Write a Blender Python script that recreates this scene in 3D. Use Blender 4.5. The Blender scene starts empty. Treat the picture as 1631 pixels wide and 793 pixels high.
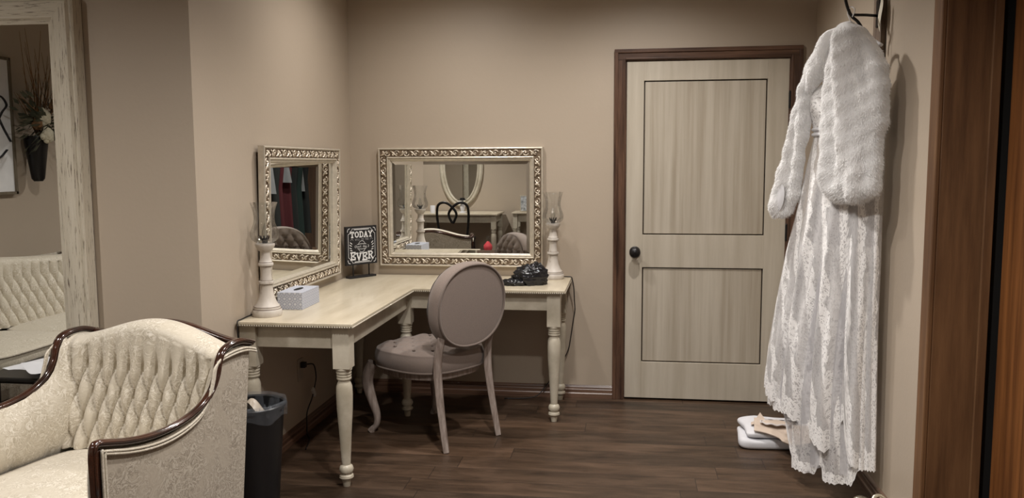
import bpy, math, random
from math import sin, cos, pi, sqrt, radians as R
from mathutils import Vector, Matrix
random.seed(7)
sc = bpy.context.scene
COL = sc.collection

# ------------------------------------------------------------------ camera
cam_data = bpy.data.cameras.new('camera')
cam = bpy.data.objects.new('camera', cam_data); COL.objects.link(cam)
cam_data.sensor_fit = 'HORIZONTAL'; cam_data.sensor_width = 36.0
cam_data.lens = 1332.0 / 1631.0 * 36.0
cam_data.clip_start = 0.02
yaw, pitch, roll = 0.1364, 0.1015, -0.0046
fwd = Vector((-sin(yaw)*cos(pitch), cos(yaw)*cos(pitch), -sin(pitch)))
rgt = Vector((cos(yaw), sin(yaw), 0)); up = rgt.cross(fwd)
r2 = rgt*cos(roll) + up*sin(roll); u2 = -rgt*sin(roll) + up*cos(roll)
m = Matrix((r2, u2, -fwd)).transposed().to_4x4(); m.translation = Vector((0, 0, 1.4433))
cam.matrix_world = m
sc.camera = cam

# ------------------------------------------------------------------ world, exposure
w = bpy.data.worlds.new('world'); sc.world = w; w.use_nodes = True
w.node_tree.nodes['Background'].inputs[0].default_value = (1.0, 0.93, 0.85, 1)
w.node_tree.nodes['Background'].inputs[1].default_value = 0.0
sc.view_settings.view_transform = 'Standard'; sc.view_settings.look = 'None'
sc.view_settings.gamma = 1.0; sc.view_settings.use_curve_mapping = False
sc.view_settings.exposure = -0.08
# recessed ceiling lamps: x, y, watts, cone degrees
CEIL = 2.75
LAMPS = [(-1.0, 4.22, 17.5, 150), (0.10, 4.12, 28, 146), (-0.42, 2.75, 38, 140), (0.0, 1.75, 42, 150),
         (-2.7, 1.7, 35, 150), (-2.6, -0.7, 48, 150), (-0.6, -0.9, 18, 150)]
LAMP_COLOR = (1.0, 0.955, 0.915)

# ------------------------------------------------------------------ materials
def new_mat(name):
    m = bpy.data.materials.new(name); m.use_nodes = True
    nt = m.node_tree; return m, nt, nt.nodes['Principled BSDF']
def N(nt, t, **kw):
    n = nt.nodes.new(t)
    for k, v in kw.items():
        if hasattr(n, k): setattr(n, k, v)
        else: n.inputs[k.replace('_', ' ')].default_value = v
    return n
def coords(nt, scale=(1, 1, 1), kind='Object'):
    if kind == 'World':
        g = N(nt, 'ShaderNodeNewGeometry'); src = g.outputs['Position']
    else:
        g = N(nt, 'ShaderNodeTexCoord'); src = g.outputs[kind]
    mp = N(nt, 'ShaderNodeMapping'); mp.inputs['Scale'].default_value = scale
    nt.links.new(src, mp.inputs['Vector']); return mp.outputs[0]
def ramp(nt, src, stops):
    r = N(nt, 'ShaderNodeValToRGB'); el = r.color_ramp.elements
    while len(el) < len(stops): el.new(0.5)
    for e, (p, c) in zip(el, stops):
        e.position = p; e.color = (*c, 1) if len(c) == 3 else c
    nt.links.new(src, r.inputs[0]); return r.outputs[0]
def bump(nt, p, src, strength=0.3, dist=0.002):
    b = N(nt, 'ShaderNodeBump'); b.inputs['Strength'].default_value = strength
    b.inputs['Distance'].default_value = dist
    nt.links.new(src, b.inputs['Height']); nt.links.new(b.outputs[0], p.inputs['Normal'])
def plain(name, c, rough=0.6, metal=0.0, var=0.06, scale=8, bs=0.0, kind='Object', coat=0):
    m, nt, p = new_mat(name)
    n = N(nt, 'ShaderNodeTexNoise', Scale=scale, Detail=4.0)
    nt.links.new(coords(nt, kind=kind), n.inputs['Vector'])
    a = tuple(x*(1-var) for x in c); b = tuple(min(1, x*(1+var)) for x in c)
    nt.links.new(ramp(nt, n.outputs[0], [(0.3, a), (0.7, b)]), p.inputs['Base Color'])
    p.inputs['Roughness'].default_value = rough; p.inputs['Metallic'].default_value = metal
    if coat: p.inputs['Coat Weight'].default_value = coat
    if bs: bump(nt, p, n.outputs[0], bs, 0.002)
    return m
def streaky(name, c1, c2, scale, rough=0.5, c3=None, coat=0, bs=0.15, kind='Object', detail=8, pos=(0.35, 0.65)):
    m, nt, p = new_mat(name)
    n = N(nt, 'ShaderNodeTexNoise', Scale=1.0, Detail=detail, Roughness=0.65)
    nt.links.new(coords(nt, scale, kind), n.inputs['Vector'])
    st = [(pos[0], c1), (pos[1], c2)] + ([(0.8, c3)] if c3 else [])
    nt.links.new(ramp(nt, n.outputs[0], st), p.inputs['Base Color'])
    p.inputs['Roughness'].default_value = rough
    if coat: p.inputs['Coat Weight'].default_value = coat
    bump(nt, p, n.outputs[0], bs, 0.002); return m

def wall_paint():
    m, nt, p = new_mat('wall_paint')
    n = N(nt, 'ShaderNodeTexNoise', Scale=55.0, Detail=5.0)
    nt.links.new(coords(nt, kind='World'), n.inputs['Vector'])
    n2 = N(nt, 'ShaderNodeTexNoise', Scale=1.3, Detail=2.0)
    nt.links.new(coords(nt, kind='World'), n2.inputs['Vector'])
    nt.links.new(ramp(nt, n2.outputs[0], [(0.3, (0.415, 0.345, 0.268)), (0.7, (0.44, 0.367, 0.287))]), p.inputs['Base Color'])
    p.inputs['Roughness'].default_value = 0.5
    bump(nt, p, n.outputs[0], 0.22, 0.002); return m
def floor_mat():
    m, nt, p = new_mat('plank_floor')
    g = N(nt, 'ShaderNodeNewGeometry'); sp = N(nt, 'ShaderNodeSeparateXYZ'); nt.links.new(g.outputs['Position'], sp.inputs[0])
    def Mt(op, a, b=0.0):
        n_ = N(nt, 'ShaderNodeMath', operation=op)
        for i_, q in enumerate((a, b)):
            if isinstance(q, (int, float)): n_.inputs[i_].default_value = q
            else: nt.links.new(q, n_.inputs[i_])
        return n_.outputs[0]
    row = Mt('FLOOR', Mt('DIVIDE', sp.outputs[1], 0.152))
    sh = Mt('MULTIPLY', Mt('FRACT', Mt('MULTIPLY', Mt('SINE', Mt('MULTIPLY', row, 12.9898)), 437.585)), 1.22)
    cb = N(nt, 'ShaderNodeCombineXYZ'); nt.links.new(Mt('ADD', sp.outputs[0], sh), cb.inputs[0]); nt.links.new(sp.outputs[1], cb.inputs[1])
    v = cb.outputs[0]
    br = N(nt, 'ShaderNodeTexBrick'); nt.links.new(v, br.inputs['Vector'])
    br.inputs['Scale'].default_value = 1.0; br.inputs['Brick Width'].default_value = 1.22
    br.inputs['Row Height'].default_value = 0.152; br.inputs['Mortar Size'].default_value = 0.0016
    br.inputs['Mortar Smooth'].default_value = 0.3
    br.inputs['Color1'].default_value = (0, 0, 0, 1); br.inputs['Color2'].default_value = (1, 1, 1, 1)
    br.inputs['Mortar'].default_value = (0.5, 0.5, 0.5, 1); br.offset = 0.0
    n = N(nt, 'ShaderNodeTexNoise', Scale=1.0, Detail=9.0, Roughness=0.62)
    n.noise_dimensions = '4D'
    n.inputs['Distortion'].default_value = 0.6
    nt.links.new(coords(nt, (2.6, 13, 1), 'World'), n.inputs['Vector'])
    mw = N(nt, 'ShaderNodeMath', operation='MULTIPLY'); mw.inputs[1].default_value = 7.0
    nt.links.new(br.outputs['Color'], mw.inputs[0]); nt.links.new(mw.outputs[0], n.inputs['W'])
    col = ramp(nt, n.outputs[0], [(0.28, (0.020, 0.011, 0.006)), (0.43, (0.052, 0.031, 0.018)), (0.56, (0.086, 0.053, 0.033)), (0.66, (0.112, 0.071, 0.046)), (0.78, (0.22, 0.16, 0.115))])
    tone = N(nt, 'ShaderNodeMix', data_type='RGBA', blend_type='MULTIPLY'); tone.inputs[0].default_value = 1.0
    nt.links.new(col, tone.inputs[6])
    nt.links.new(ramp(nt, br.outputs['Color'], [(0.0, (0.62, 0.62, 0.62)), (1.0, (1.1, 1.06, 1.03))]), tone.inputs[7])
    mx = N(nt, 'ShaderNodeMix', data_type='RGBA')
    nt.links.new(br.outputs['Fac'], mx.inputs[0]); nt.links.new(tone.outputs[2], mx.inputs[6])
    mx.inputs[7].default_value = (0.012, 0.008, 0.006, 1)
    nt.links.new(mx.outputs[2], p.inputs['Base Color'])
    p.inputs['Roughness'].default_value = 0.42
    bump(nt, p, n.outputs[0], 0.25, 0.002); return m
def brocade(name, base, light, dark, scale=26):
    m, nt, p = new_mat(name)
    v = coords(nt)
    n1 = N(nt, 'ShaderNodeTexNoise', Scale=scale, Detail=3.0, Distortion=2.2)
    nt.links.new(v, n1.inputs['Vector'])
    n2 = N(nt, 'ShaderNodeTexNoise', Scale=9.0, Detail=2.0, Distortion=1.0)
    nt.links.new(v, n2.inputs['Vector'])
    c1 = ramp(nt, n1.outputs[0], [(0.40, base), (0.455, dark), (0.49, base), (0.535, light), (0.575, base), (0.62, dark), (0.66, base)])
    mx = N(nt, 'ShaderNodeMix', data_type='RGBA')
    nt.links.new(ramp(nt, n2.outputs[0], [(0.36, (0.15, 0.15, 0.15)), (0.52, (1, 1, 1))]), mx.inputs[0])
    mx.inputs[6].default_value = (*base, 1); nt.links.new(c1, mx.inputs[7])
    nt.links.new(mx.outputs[2], p.inputs['Base Color'])
    p.inputs['Roughness'].default_value = 0.55
    p.inputs['Sheen Weight'].default_value = 0.25
    bump(nt, p, n1.outputs[0], 0.35, 0.003); return m
def linen(name, c, scale=400):
    m, nt, p = new_mat(name)
    n = N(nt, 'ShaderNodeTexNoise', Scale=scale, Detail=2.0)
    nt.links.new(coords(nt), n.inputs['Vector'])
    nt.links.new(ramp(nt, n.outputs[0], [(0.3, tuple(x*0.85 for x in c)), (0.7, tuple(x*1.12 for x in c))]), p.inputs['Base Color'])
    p.inputs['Roughness'].default_value = 0.9; p.inputs['Sheen Weight'].default_value = 0.2
    bump(nt, p, n.outputs[0], 0.3, 0.001); return m
def thin_glass():
    m, nt, p = new_mat('clear_glass'); nt.nodes.remove(p)
    t = N(nt, 'ShaderNodeBsdfTransparent'); t.inputs[0].default_value = (0.93, 0.94, 0.94, 1)
    g = N(nt, 'ShaderNodeBsdfGlossy'); g.inputs['Roughness'].default_value = 0.02
    lw = N(nt, 'ShaderNodeLayerWeight'); lw.inputs[0].default_value = 0.35
    mx = N(nt, 'ShaderNodeMixShader'); mm = N(nt, 'ShaderNodeMath', operation='MULTIPLY_ADD')
    mm.inputs[1].default_value = 0.55; mm.inputs[2].default_value = 0.04
    nt.links.new(lw.outputs['Fresnel'], mm.inputs[0]); nt.links.new(mm.outputs[0], mx.inputs[0])
    nt.links.new(t.outputs[0], mx.inputs[1]); nt.links.new(g.outputs[0], mx.inputs[2])
    nt.links.new(mx.outputs[0], nt.nodes['Material Output'].inputs[0]); return m
def film(name, c, alpha, rough=0.15):
    m, nt, p = new_mat(name)
    p.inputs['Base Color'].default_value = (*c, 1); p.inputs['Alpha'].default_value = alpha
    p.inputs['Roughness'].default_value = rough; return m
def mirror_mat():
    m, nt, p = new_mat('mirror_silvering')
    p.inputs['Base Color'].default_value = (0.86, 0.875, 0.86, 1)
    p.inputs['Metallic'].default_value = 1.0; p.inputs['Roughness'].default_value = 0.0; return m
def emit(name, c, s):
    m, nt, p = new_mat(name)
    p.inputs['Emission Color'].default_value = (*c, 1); p.inputs['Emission Strength'].default_value = s
    p.inputs['Base Color'].default_value = (*c, 1); return m
def lace(name, bands, hem, net=0.30, seed=0.0):
    """sheer net with embroidered lace in vertical bands (u in metres round the skirt, v = height above the hem)"""
    m, nt, p = new_mat(name); L = nt.links.new
    uv = N(nt, 'ShaderNodeUVMap'); uv.uv_map = 'UVMap'
    sep = N(nt, 'ShaderNodeSeparateXYZ'); L(uv.outputs[0], sep.inputs[0])
    wob = N(nt, 'ShaderNodeTexNoise', Scale=9.0, Detail=2.0); L(uv.outputs[0], wob.inputs['Vector'])
    def M(op, a, b=None, c=None):
        n = N(nt, 'ShaderNodeMath', operation=op)
        for i, x in enumerate((a, b, c)):
            if x is None: continue
            if isinstance(x, (int, float)): n.inputs[i].default_value = x
            else: L(x, n.inputs[i])
        return n.outputs[0]
    w1 = M('MULTIPLY', M('SUBTRACT', wob.outputs[0], 0.5), 0.09)
    uu = M('ADD', sep.outputs[0], w1)
    s = M('SINE', M('MULTIPLY', uu, 2*pi/bands))
    band = M('MULTIPLY', M('ADD', M('MAXIMUM', M('MINIMUM', M('MULTIPLY', M('ADD', s, M('MULTIPLY', M('SUBTRACT', wob.outputs[0], 0.5), 3.0)), 2.2), 1.0), -1.0), 1.0), 0.5)
    vv = M('ADD', sep.outputs[1], M('MULTIPLY', w1, 1.2))
    hemz = M('LESS_THAN', vv, hem)
    zone = M('MAXIMUM', band, hemz)
    n1 = N(nt, 'ShaderNodeTexNoise', Scale=38.0, Detail=1.5, Distortion=2.0); L(uv.outputs[0], n1.inputs['Vector'])
    vn = N(nt, 'ShaderNodeTexVoronoi', feature='DISTANCE_TO_EDGE', Scale=48.0); 
    dst = N(nt, 'ShaderNodeVectorMath', operation='ADD'); L(uv.outputs[0], dst.inputs[0])
    nn = N(nt, 'ShaderNodeTexNoise', Scale=20.0); L(uv.outputs[0], nn.inputs['Vector'])
    sc_ = N(nt, 'ShaderNodeVectorMath', operation='SCALE'); sc_.inputs['Scale'].default_value = 0.05
    L(nn.outputs['Color'], sc_.inputs[0]); L(sc_.outputs[0], dst.inputs[1]); L(dst.outputs[0], vn.inputs['Vector'])
    ridge = M('LESS_THAN', M('ABSOLUTE', M('SUBTRACT', n1.outputs[0], 0.5)), 0.075)
    cord = M('LESS_THAN', vn.outputs['Distance'], 0.11)
    motif = M('MAXIMUM', ridge, cord)
    thread = M('MULTIPLY', M('MAXIMUM', zone, 0.55), motif)
    body = M('MULTIPLY', zone, 0.74)
    a = M('MAXIMUM', M('MAXIMUM', M('MULTIPLY', thread, 0.97), body), net)
    L(a, p.inputs['Alpha'])
    mx = N(nt, 'ShaderNodeMix', data_type='RGBA'); L(thread, mx.inputs[0])
    mx.inputs[6].default_value = (0.69, 0.67, 0.67, 1); mx.inputs[7].default_value = (0.94, 0.93, 0.92, 1)
    L(mx.outputs[2], p.inputs['Base Color']); p.inputs['Roughness'].default_value = 0.6
    spk = N(nt, 'ShaderNodeTexVoronoi', Scale=95.0); L(uv.outputs[0], spk.inputs['Vector'])
    sp = M('MULTIPLY', M('LESS_THAN', spk.outputs['Distance'], 0.16), thread)
    L(M('MULTIPLY_ADD', sp, -0.45, 0.6), p.inputs['Roughness'])
    bump(nt, p, thread, 0.7, 0.003); return m

WALL = wall_paint(); FLOOR = floor_mat()
CEILM = plain('ceiling_paint', (0.62, 0.58, 0.52), 0.8)
CASING = streaky('stained_wood', (0.036, 0.016, 0.009), (0.135, 0.070, 0.042), (28, 28, 2.2), 0.38, (0.25, 0.15, 0.098), coat=0.2, kind='World')
CASING_H = streaky('stained_wood_horizontal', (0.036, 0.016, 0.009), (0.135, 0.070, 0.042), (2.2, 28, 40), 0.38, (0.25, 0.15, 0.098), coat=0.2, kind='World')
BASEM = streaky('baseboard_wood', (0.07, 0.035, 0.022), (0.20, 0.115, 0.075), (2.2, 2.2, 60), 0.30, (0.34, 0.23, 0.17), coat=0.3, kind='World')
JAMB = streaky('rough_sawn_board', (0.075, 0.032, 0.011), (0.185, 0.092, 0.038), (16, 16, 1.1), 0.6, (0.27, 0.15, 0.07), kind='World')
PINE = streaky('amber_pine', (0.10, 0.034, 0.008), (0.25, 0.095, 0.026), (20, 20, 1.0), 0.5, (0.33, 0.14, 0.045), kind='World')
BLACKGAP = plain('dark_gap', (0.006, 0.005, 0.004), 0.9)
DOORP = streaky('glazed_cream_paint', (0.43, 0.38, 0.30), (0.53, 0.48, 0.395), (14, 14, 0.9), 0.42, (0.57, 0.52, 0.44), bs=0.08, kind='World')
DOORPAN = streaky('glazed_panel_paint', (0.33, 0.28, 0.21), (0.48, 0.43, 0.35), (22, 22, 0.6), 0.42, (0.57, 0.52, 0.43), bs=0.08, kind='World', pos=(0.3, 0.6))
GLAZE = plain('dark_glaze', (0.035, 0.022, 0.012), 0.6)
IRON = plain('black_iron', (0.012, 0.011, 0.011), 0.38, 0.3)
CREAM = streaky('antique_cream_paint', (0.40, 0.355, 0.27), (0.58, 0.53, 0.43), (5, 5, 5), 0.38, (0.64, 0.60, 0.50), bs=0.06, coat=0.15)
CREAMTOP = streaky('antique_cream_top', (0.50, 0.43, 0.31), (0.64, 0.57, 0.44), (9, 1.4, 9), 0.36, (0.68, 0.62, 0.50), bs=0.05, coat=0.3)
LAMPP = streaky('distressed_white_paint', (0.22, 0.17, 0.13), (0.50, 0.455, 0.40), (26, 26, 9), 0.5, (0.60, 0.555, 0.50), bs=0.2, pos=(0.30, 0.42))
GROOVE = plain('brown_wear', (0.11, 0.075, 0.05), 0.7, 0, 0.5, 60)
CHAMP = plain('champagne_silver_leaf', (0.66, 0.585, 0.48), 0.32, 0.65, 0.12, 60)
CHAMPL = plain('pale_champagne_rail', (0.58, 0.525, 0.43), 0.36, 0.35, 0.10, 40)
BRONZE = plain('dark_bronze_ground', (0.21, 0.155, 0.105), 0.5, 0.4, 0.4, 60)
MIRROR = mirror_mat(); GLASS = thin_glass()
WHITEW = streaky('crackled_white_wood', (0.13, 0.10, 0.075), (0.52, 0.47, 0.37), (210, 210, 13), 0.6, (0.60, 0.55, 0.46), bs=0.5, pos=(0.36, 0.43))
WHITEWH = streaky('crackled_white_wood_horizontal', (0.13, 0.10, 0.075), (0.52, 0.47, 0.37), (13, 210, 210), 0.6, (0.60, 0.55, 0.46), bs=0.5, pos=(0.36, 0.43))
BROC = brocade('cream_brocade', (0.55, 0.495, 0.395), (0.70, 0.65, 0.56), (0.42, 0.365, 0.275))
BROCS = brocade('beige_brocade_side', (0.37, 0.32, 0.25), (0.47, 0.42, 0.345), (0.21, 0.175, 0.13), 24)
MAHOG = streaky('polished_mahogany', (0.016, 0.006, 0.004), (0.060, 0.021, 0.011), (14, 14, 14), 0.16, coat=0.8, bs=0.03)
TAUPE = linen('taupe_linen', (0.205, 0.160, 0.135))
TAUPED = linen('taupe_piping', (0.17, 0.132, 0.11))
WEATH = streaky('whitewashed_oak', (0.17, 0.125, 0.10), (0.36, 0.30, 0.265), (60, 60, 6), 0.7, (0.50, 0.44, 0.40), bs=0.4)
BINM = plain('black_plastic', (0.008, 0.008, 0.009), 0.35)
LINER = film('clear_bin_liner', (0.26, 0.28, 0.31), 0.15, 0.10)
CORDM = plain('black_cord', (0.010, 0.009, 0.009), 0.5)
TAGM = plain('white_label', (0.62, 0.60, 0.56), 0.6)
OUTM = plain('outlet_plastic', (0.36, 0.31, 0.25), 0.4)
SIGNB = plain('black_board', (0.010, 0.010, 0.012), 0.45)
CHALK = plain('white_lettering', (0.80, 0.80, 0.80), 0.7)
CHALKG = plain('grey_lettering', (0.26, 0.26, 0.27), 0.7)
def fur_mat():
    m, nt, p = new_mat('white_faux_fur'); nt.nodes.remove(p)
    d = N(nt, 'ShaderNodeBsdfDiffuse'); d.inputs[0].default_value = (0.93, 0.925, 0.92, 1)
    t = N(nt, 'ShaderNodeBsdfTranslucent'); t.inputs[0].default_value = (0.93, 0.925, 0.92, 1)
    mx = N(nt, 'ShaderNodeMixShader'); mx.inputs[0].default_value = 0.35
    nt.links.new(d.outputs[0], mx.inputs[1]); nt.links.new(t.outputs[0], mx.inputs[2])
    nt.links.new(mx.outputs[0], nt.nodes['Material Output'].inputs[0]); return m
FUR = fur_mat()
SATIN = plain('white_satin_lining', (0.72, 0.72, 0.74), 0.35)
PEWTER = plain('glitter_silver', (0.70, 0.64, 0.52), 0.22, 0.9, 0.5, 260, 0.6)
WHITEC = plain('white_cotton', (0.70, 0.70, 0.73), 0.85, 0, 0.04, 12, 0.3)
BLUSH = plain('blush_satin', (0.62, 0.51, 0.42), 0.55, 0, 0.06, 12, 0.2)
GARL = [plain('black_garment', (0.010, 0.012, 0.011), 0.8), plain('burgundy_garment', (0.065, 0.004, 0.007), 0.7),
        plain('white_garment', (0.20, 0.205, 0.21), 0.7), plain('green_black_garment', (0.008, 0.022, 0.018), 0.8)]
PINK = plain('coral_glass', (0.80, 0.10, 0.12), 0.12, 0, 0.1, 8, coat=0.5)
RUSTIC = streaky('rustic_barn_wood', (0.06, 0.04, 0.028), (0.22, 0.16, 0.115), (50, 50, 4), 0.85, (0.34, 0.27, 0.2), bs=0.6)
PAPER = plain('cream_paper', (0.66, 0.61, 0.50), 0.8, 0, 0.15, 60)
LEAF = plain('dried_leaf', (0.20, 0.10, 0.035), 0.7, 0, 0.4, 20)
GREENL = plain('dusty_green_leaf', (0.07, 0.075, 0.045), 0.7, 0, 0.4, 20)
ROSE = plain('cream_rose', (0.62, 0.58, 0.44), 0.7, 0, 0.1, 10)
PHOTO = plain('grey_photo', (0.42, 0.44, 0.46), 0.4, 0, 0.6, 30)
OAKF = streaky('weathered_sign_frame', (0.10, 0.08, 0.05), (0.20, 0.16, 0.11), (30, 30, 4), 0.7)
def tissue_pattern():
    m, nt, p = new_mat('scallop_print'); L = nt.links.new
    v = coords(nt, (1, 1, 1))
    wv = N(nt, 'ShaderNodeTexVoronoi', feature='F1', Scale=38.0, Randomness=0.0); L(v, wv.inputs['Vector'])
    s = N(nt, 'ShaderNodeMath', operation='SINE'); mu = N(nt, 'ShaderNodeMath', operation='MULTIPLY'); mu.inputs[1].default_value = 30
    L(wv.outputs['Distance'], mu.inputs[0]); L(mu.outputs[0], s.inputs[0])
    L(ramp(nt, s.outputs[0], [(0.35, (0.34, 0.36, 0.43)), (0.65, (0.56, 0.57, 0.60))]), p.inputs['Base Color'])
    p.inputs['Roughness'].default_value = 0.6; return m
TISSUE = tissue_pattern()
def sequins():
    m, nt, p = new_mat('black_sequins'); L = nt.links.new
    v = N(nt, 'ShaderNodeTexVoronoi', Scale=150.0); L(coords(nt), v.inputs['Vector'])
    p.inputs['Base Color'].default_value = (0.012, 0.012, 0.014, 1); p.inputs['Roughness'].default_value = 0.16
    bump(nt, p, v.outputs['Color'], 1.0, 0.004); return m
SEQ = sequins()
BLKPL = plain('glossy_black_plastic_bag', (0.008, 0.008, 0.010), 0.12, 0, 0.3, 30, 0.5)
LACE1 = lace('lace_skirt', 0.125, 0.085, 0.50)
LACE2 = lace('lace_underskirt', 0.22, 0.05, 0.34)
LACEB = lace('lace_bodice', 0.05, 9.0, 0.6)
TULLE = film('grey_tulle', (0.55, 0.54, 0.56), 0.45, 0.8)
LINING = plain('ivory_dress_lining', (0.66, 0.63, 0.62), 0.8)
CLIT = emit('lamp_lens', (1.0, 0.88, 0.74), 6.0)

# ------------------------------------------------------------------ mesh helpers
class MB:
    def __init__(s): s.v = []; s.f = []; s.uv = None
    def add(s, vs, fs):
        o = len(s.v); s.v += [tuple(p) for p in vs]; s.f += [tuple(i+o for i in f) for f in fs]; return s
    def box(s, x0, x1, y0, y1, z0, z1):
        return s.add([(x0,y0,z0),(x1,y0,z0),(x1,y1,z0),(x0,y1,z0),(x0,y0,z1),(x1,y0,z1),(x1,y1,z1),(x0,y1,z1)],
                     [(3,2,1,0),(4,5,6,7),(0,1,5,4),(1,2,6,5),(2,3,7,6),(3,0,4,7)])
    def obox(s, c, size, M):
        h = Vector(size)/2; c = Vector(c); vs = []
        for sx, sy, sz in ((-1,-1,-1),(1,-1,-1),(1,1,-1),(-1,1,-1),(-1,-1,1),(1,-1,1),(1,1,1),(-1,1,1)):
            vs.append(c + M @ Vector((sx*h.x, sy*h.y, sz*h.z)))
        return s.add(vs, [(3,2,1,0),(4,5,6,7),(0,1,5,4),(1,2,6,5),(2,3,7,6),(3,0,4,7)])
    def tube(s, path, r, n=8, closed=False, cap=True, sq=(1, 1)):
        path = [Vector(p) for p in path]; k = len(path)
        rs = r if isinstance(r, (list, tuple)) else [r]*k
        t0 = (path[1]-path[0]).normalized()
        nr = Vector((0,0,1)) if abs(t0.z) < 0.9 else Vector((1,0,0))
        nr = (nr - t0*nr.dot(t0)).normalized(); vs = []
        for i, p in enumerate(path):
            a = path[(i-1) % k] if (closed or i > 0) else path[i]
            b = path[(i+1) % k] if (closed or i < k-1) else path[i]
            t = (b-a); t = t.normalized() if t.length > 1e-9 else t0
            nr = nr - t*nr.dot(t); nr = nr.normalized() if nr.length > 1e-6 else t.orthogonal().normalized()
            bn = t.cross(nr)
            for j in range(n):
                an = 2*pi*j/n
                vs.append(p + nr*(cos(an)*rs[i]*sq[0]) + bn*(sin(an)*rs[i]*sq[1]))
        fs = []
        for i in range(k if closed else k-1):
            i2 = (i+1) % k
            for j in range(n):
                fs.append((i*n+j, i*n+(j+1) % n, i2*n+(j+1) % n, i2*n+j))
        if cap and not closed:
            fs.append(tuple(range(n-1, -1, -1))); fs.append(tuple((k-1)*n+j for j in range(n)))
        return s.add(vs, fs)
    def lathe(s, prof, n=28, c=(0,0,0), cap=True):
        vs = []; k = len(prof)
        for z, r in prof:
            for j in range(n):
                a = 2*pi*j/n; vs.append((c[0]+r*cos(a), c[1]+r*sin(a), c[2]+z))
        fs = [(i*n+j, i*n+(j+1) % n, (i+1)*n+(j+1) % n, (i+1)*n+j) for i in range(k-1) for j in range(n)]
        if cap: fs.append(tuple(range(n-1, -1, -1))); fs.append(tuple((k-1)*n+j for j in range(n)))
        return s.add(vs, fs)
    def grid(s, fn, nu, nv, closeu=False, flip=False):
        vs = [fn(i/(nu if closeu else nu-1), j/(nv-1)) for j in range(nv) for i in range(nu)]
        fs = []
        for j in range(nv-1):
            for i in range(nu if closeu else nu-1):
                a, b = j*nu+i, j*nu+(i+1) % nu
                q = (a, b, b+nu, a+nu); fs.append(q[::-1] if flip else q)
        return s.add(vs, fs)
    def ball(s, c, r, n=12, m=8):
        r = r if isinstance(r, (tuple, list)) else (r, r, r)
        vs = [(c[0]+r[0]*sin(pi*j/m)*cos(2*pi*i/n), c[1]+r[1]*sin(pi*j/m)*sin(2*pi*i/n), c[2]-r[2]*cos(pi*j/m)) for j in range(1, m) for i in range(n)]
        b = len(vs); vs += [(c[0], c[1], c[2]-r[2]), (c[0], c[1], c[2]+r[2])]
        fs = [(j*n+i, j*n+(i+1) % n, (j+1)*n+(i+1) % n, (j+1)*n+i) for j in range(m-2) for i in range(n)]
        fs += [(b, (i+1) % n, i) for i in range(n)] + [(b+1, (m-2)*n+i, (m-2)*n+(i+1) % n) for i in range(n)]
        return s.add(vs, fs)
    def prism(s, poly, z0, z1, ax='z'):
        k = len(poly)
        def P(a, b, h):
            return {'z': (a, b, h), 'y': (a, h, b), 'x': (h, a, b)}[ax]
        vs = [P(a, b, z0) for a, b in poly] + [P(a, b, z1) for a, b in poly]
        fs = [tuple(range(k-1, -1, -1)), tuple(range(k, 2*k))] + [(i, (i+1) % k, k+(i+1) % k, k+i) for i in range(k)]
        return s.add(vs, fs)
    def build(s, name, mat, parent=None, smooth=None, bevel=0, off=None, seg=2, fixn=False):
        me = bpy.data.meshes.new(name)
        vs = s.v if off is None else [(a-off[0], b-off[1], c-off[2]) for a, b, c in s.v]
        me.from_pydata(vs, [], s.f); me.validate(); me.update()
        if fixn:
            import bmesh
            bm = bmesh.new(); bm.from_mesh(me); bmesh.ops.recalc_face_normals(bm, faces=bm.faces); bm.to_mesh(me); bm.free()
        if s.uv is not None:
            l = me.uv_layers.new(name='UVMap')
            for lp in me.loops: l.data[lp.index].uv = s.uv[lp.vertex_index]
        me.materials.append(mat)
        if smooth is not None:
            me.polygons.foreach_set('use_smooth', [True]*len(me.polygons))
            if smooth < 180: me.set_sharp_from_angle(angle=R(smooth))
        o = bpy.data.objects.new(name, me); COL.objects.link(o)
        if parent: o.parent = parent
        if bevel:
            b = o.modifiers.new('bevel', 'BEVEL'); b.width = bevel; b.segments = seg; b.limit_method = 'ANGLE'
        return o
def thing(name, label, cat, loc=(0,0,0), rotz=0, group=None, tilt=0):
    o = bpy.data.objects.new(name, None); COL.objects.link(o); o.empty_display_size = 0.1
    o.location = loc; o.rotation_euler = (tilt, 0, rotz)
    o['label'] = label; o['category'] = cat
    if group: o['group'] = group
    return o
def tag(o, label, cat, group=None):
    o['label'] = label; o['category'] = cat
    if group: o['group'] = group
    return o
def struct(o): o['kind'] = 'structure'; return o
def lerp(pts, x):
    if x <= pts[0][0]: return pts[0][1]
    for (a, b), (c, d) in zip(pts, pts[1:]):
        if x <= c: return b + (d-b)*(x-a)/(c-a)
    return pts[-1][1]
def catmull(P, k=6, closed=False):
    P = [Vector(p) for p in P]; n = len(P); out = []
    for i in range(n if closed else n-1):
        g = lambda j: P[j % n] if closed else P[min(max(j, 0), n-1)]
        a, b, c, d = g(i-1), g(i), g(i+1), g(i+2)
        for q in range(k):
            t = q/k
            out.append(0.5*((2*b)+(c-a)*t+(2*a-5*b+4*c-d)*t*t+(3*b-a-3*c+d)*t**3))
    if not closed: out.append(P[-1])
    return out
def hsh(*a):
    x = sin(sum(v*k for v, k in zip(a, (12.9898, 78.233, 37.719, 9.131))))*43758.5453
    return x - math.floor(x)

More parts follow.
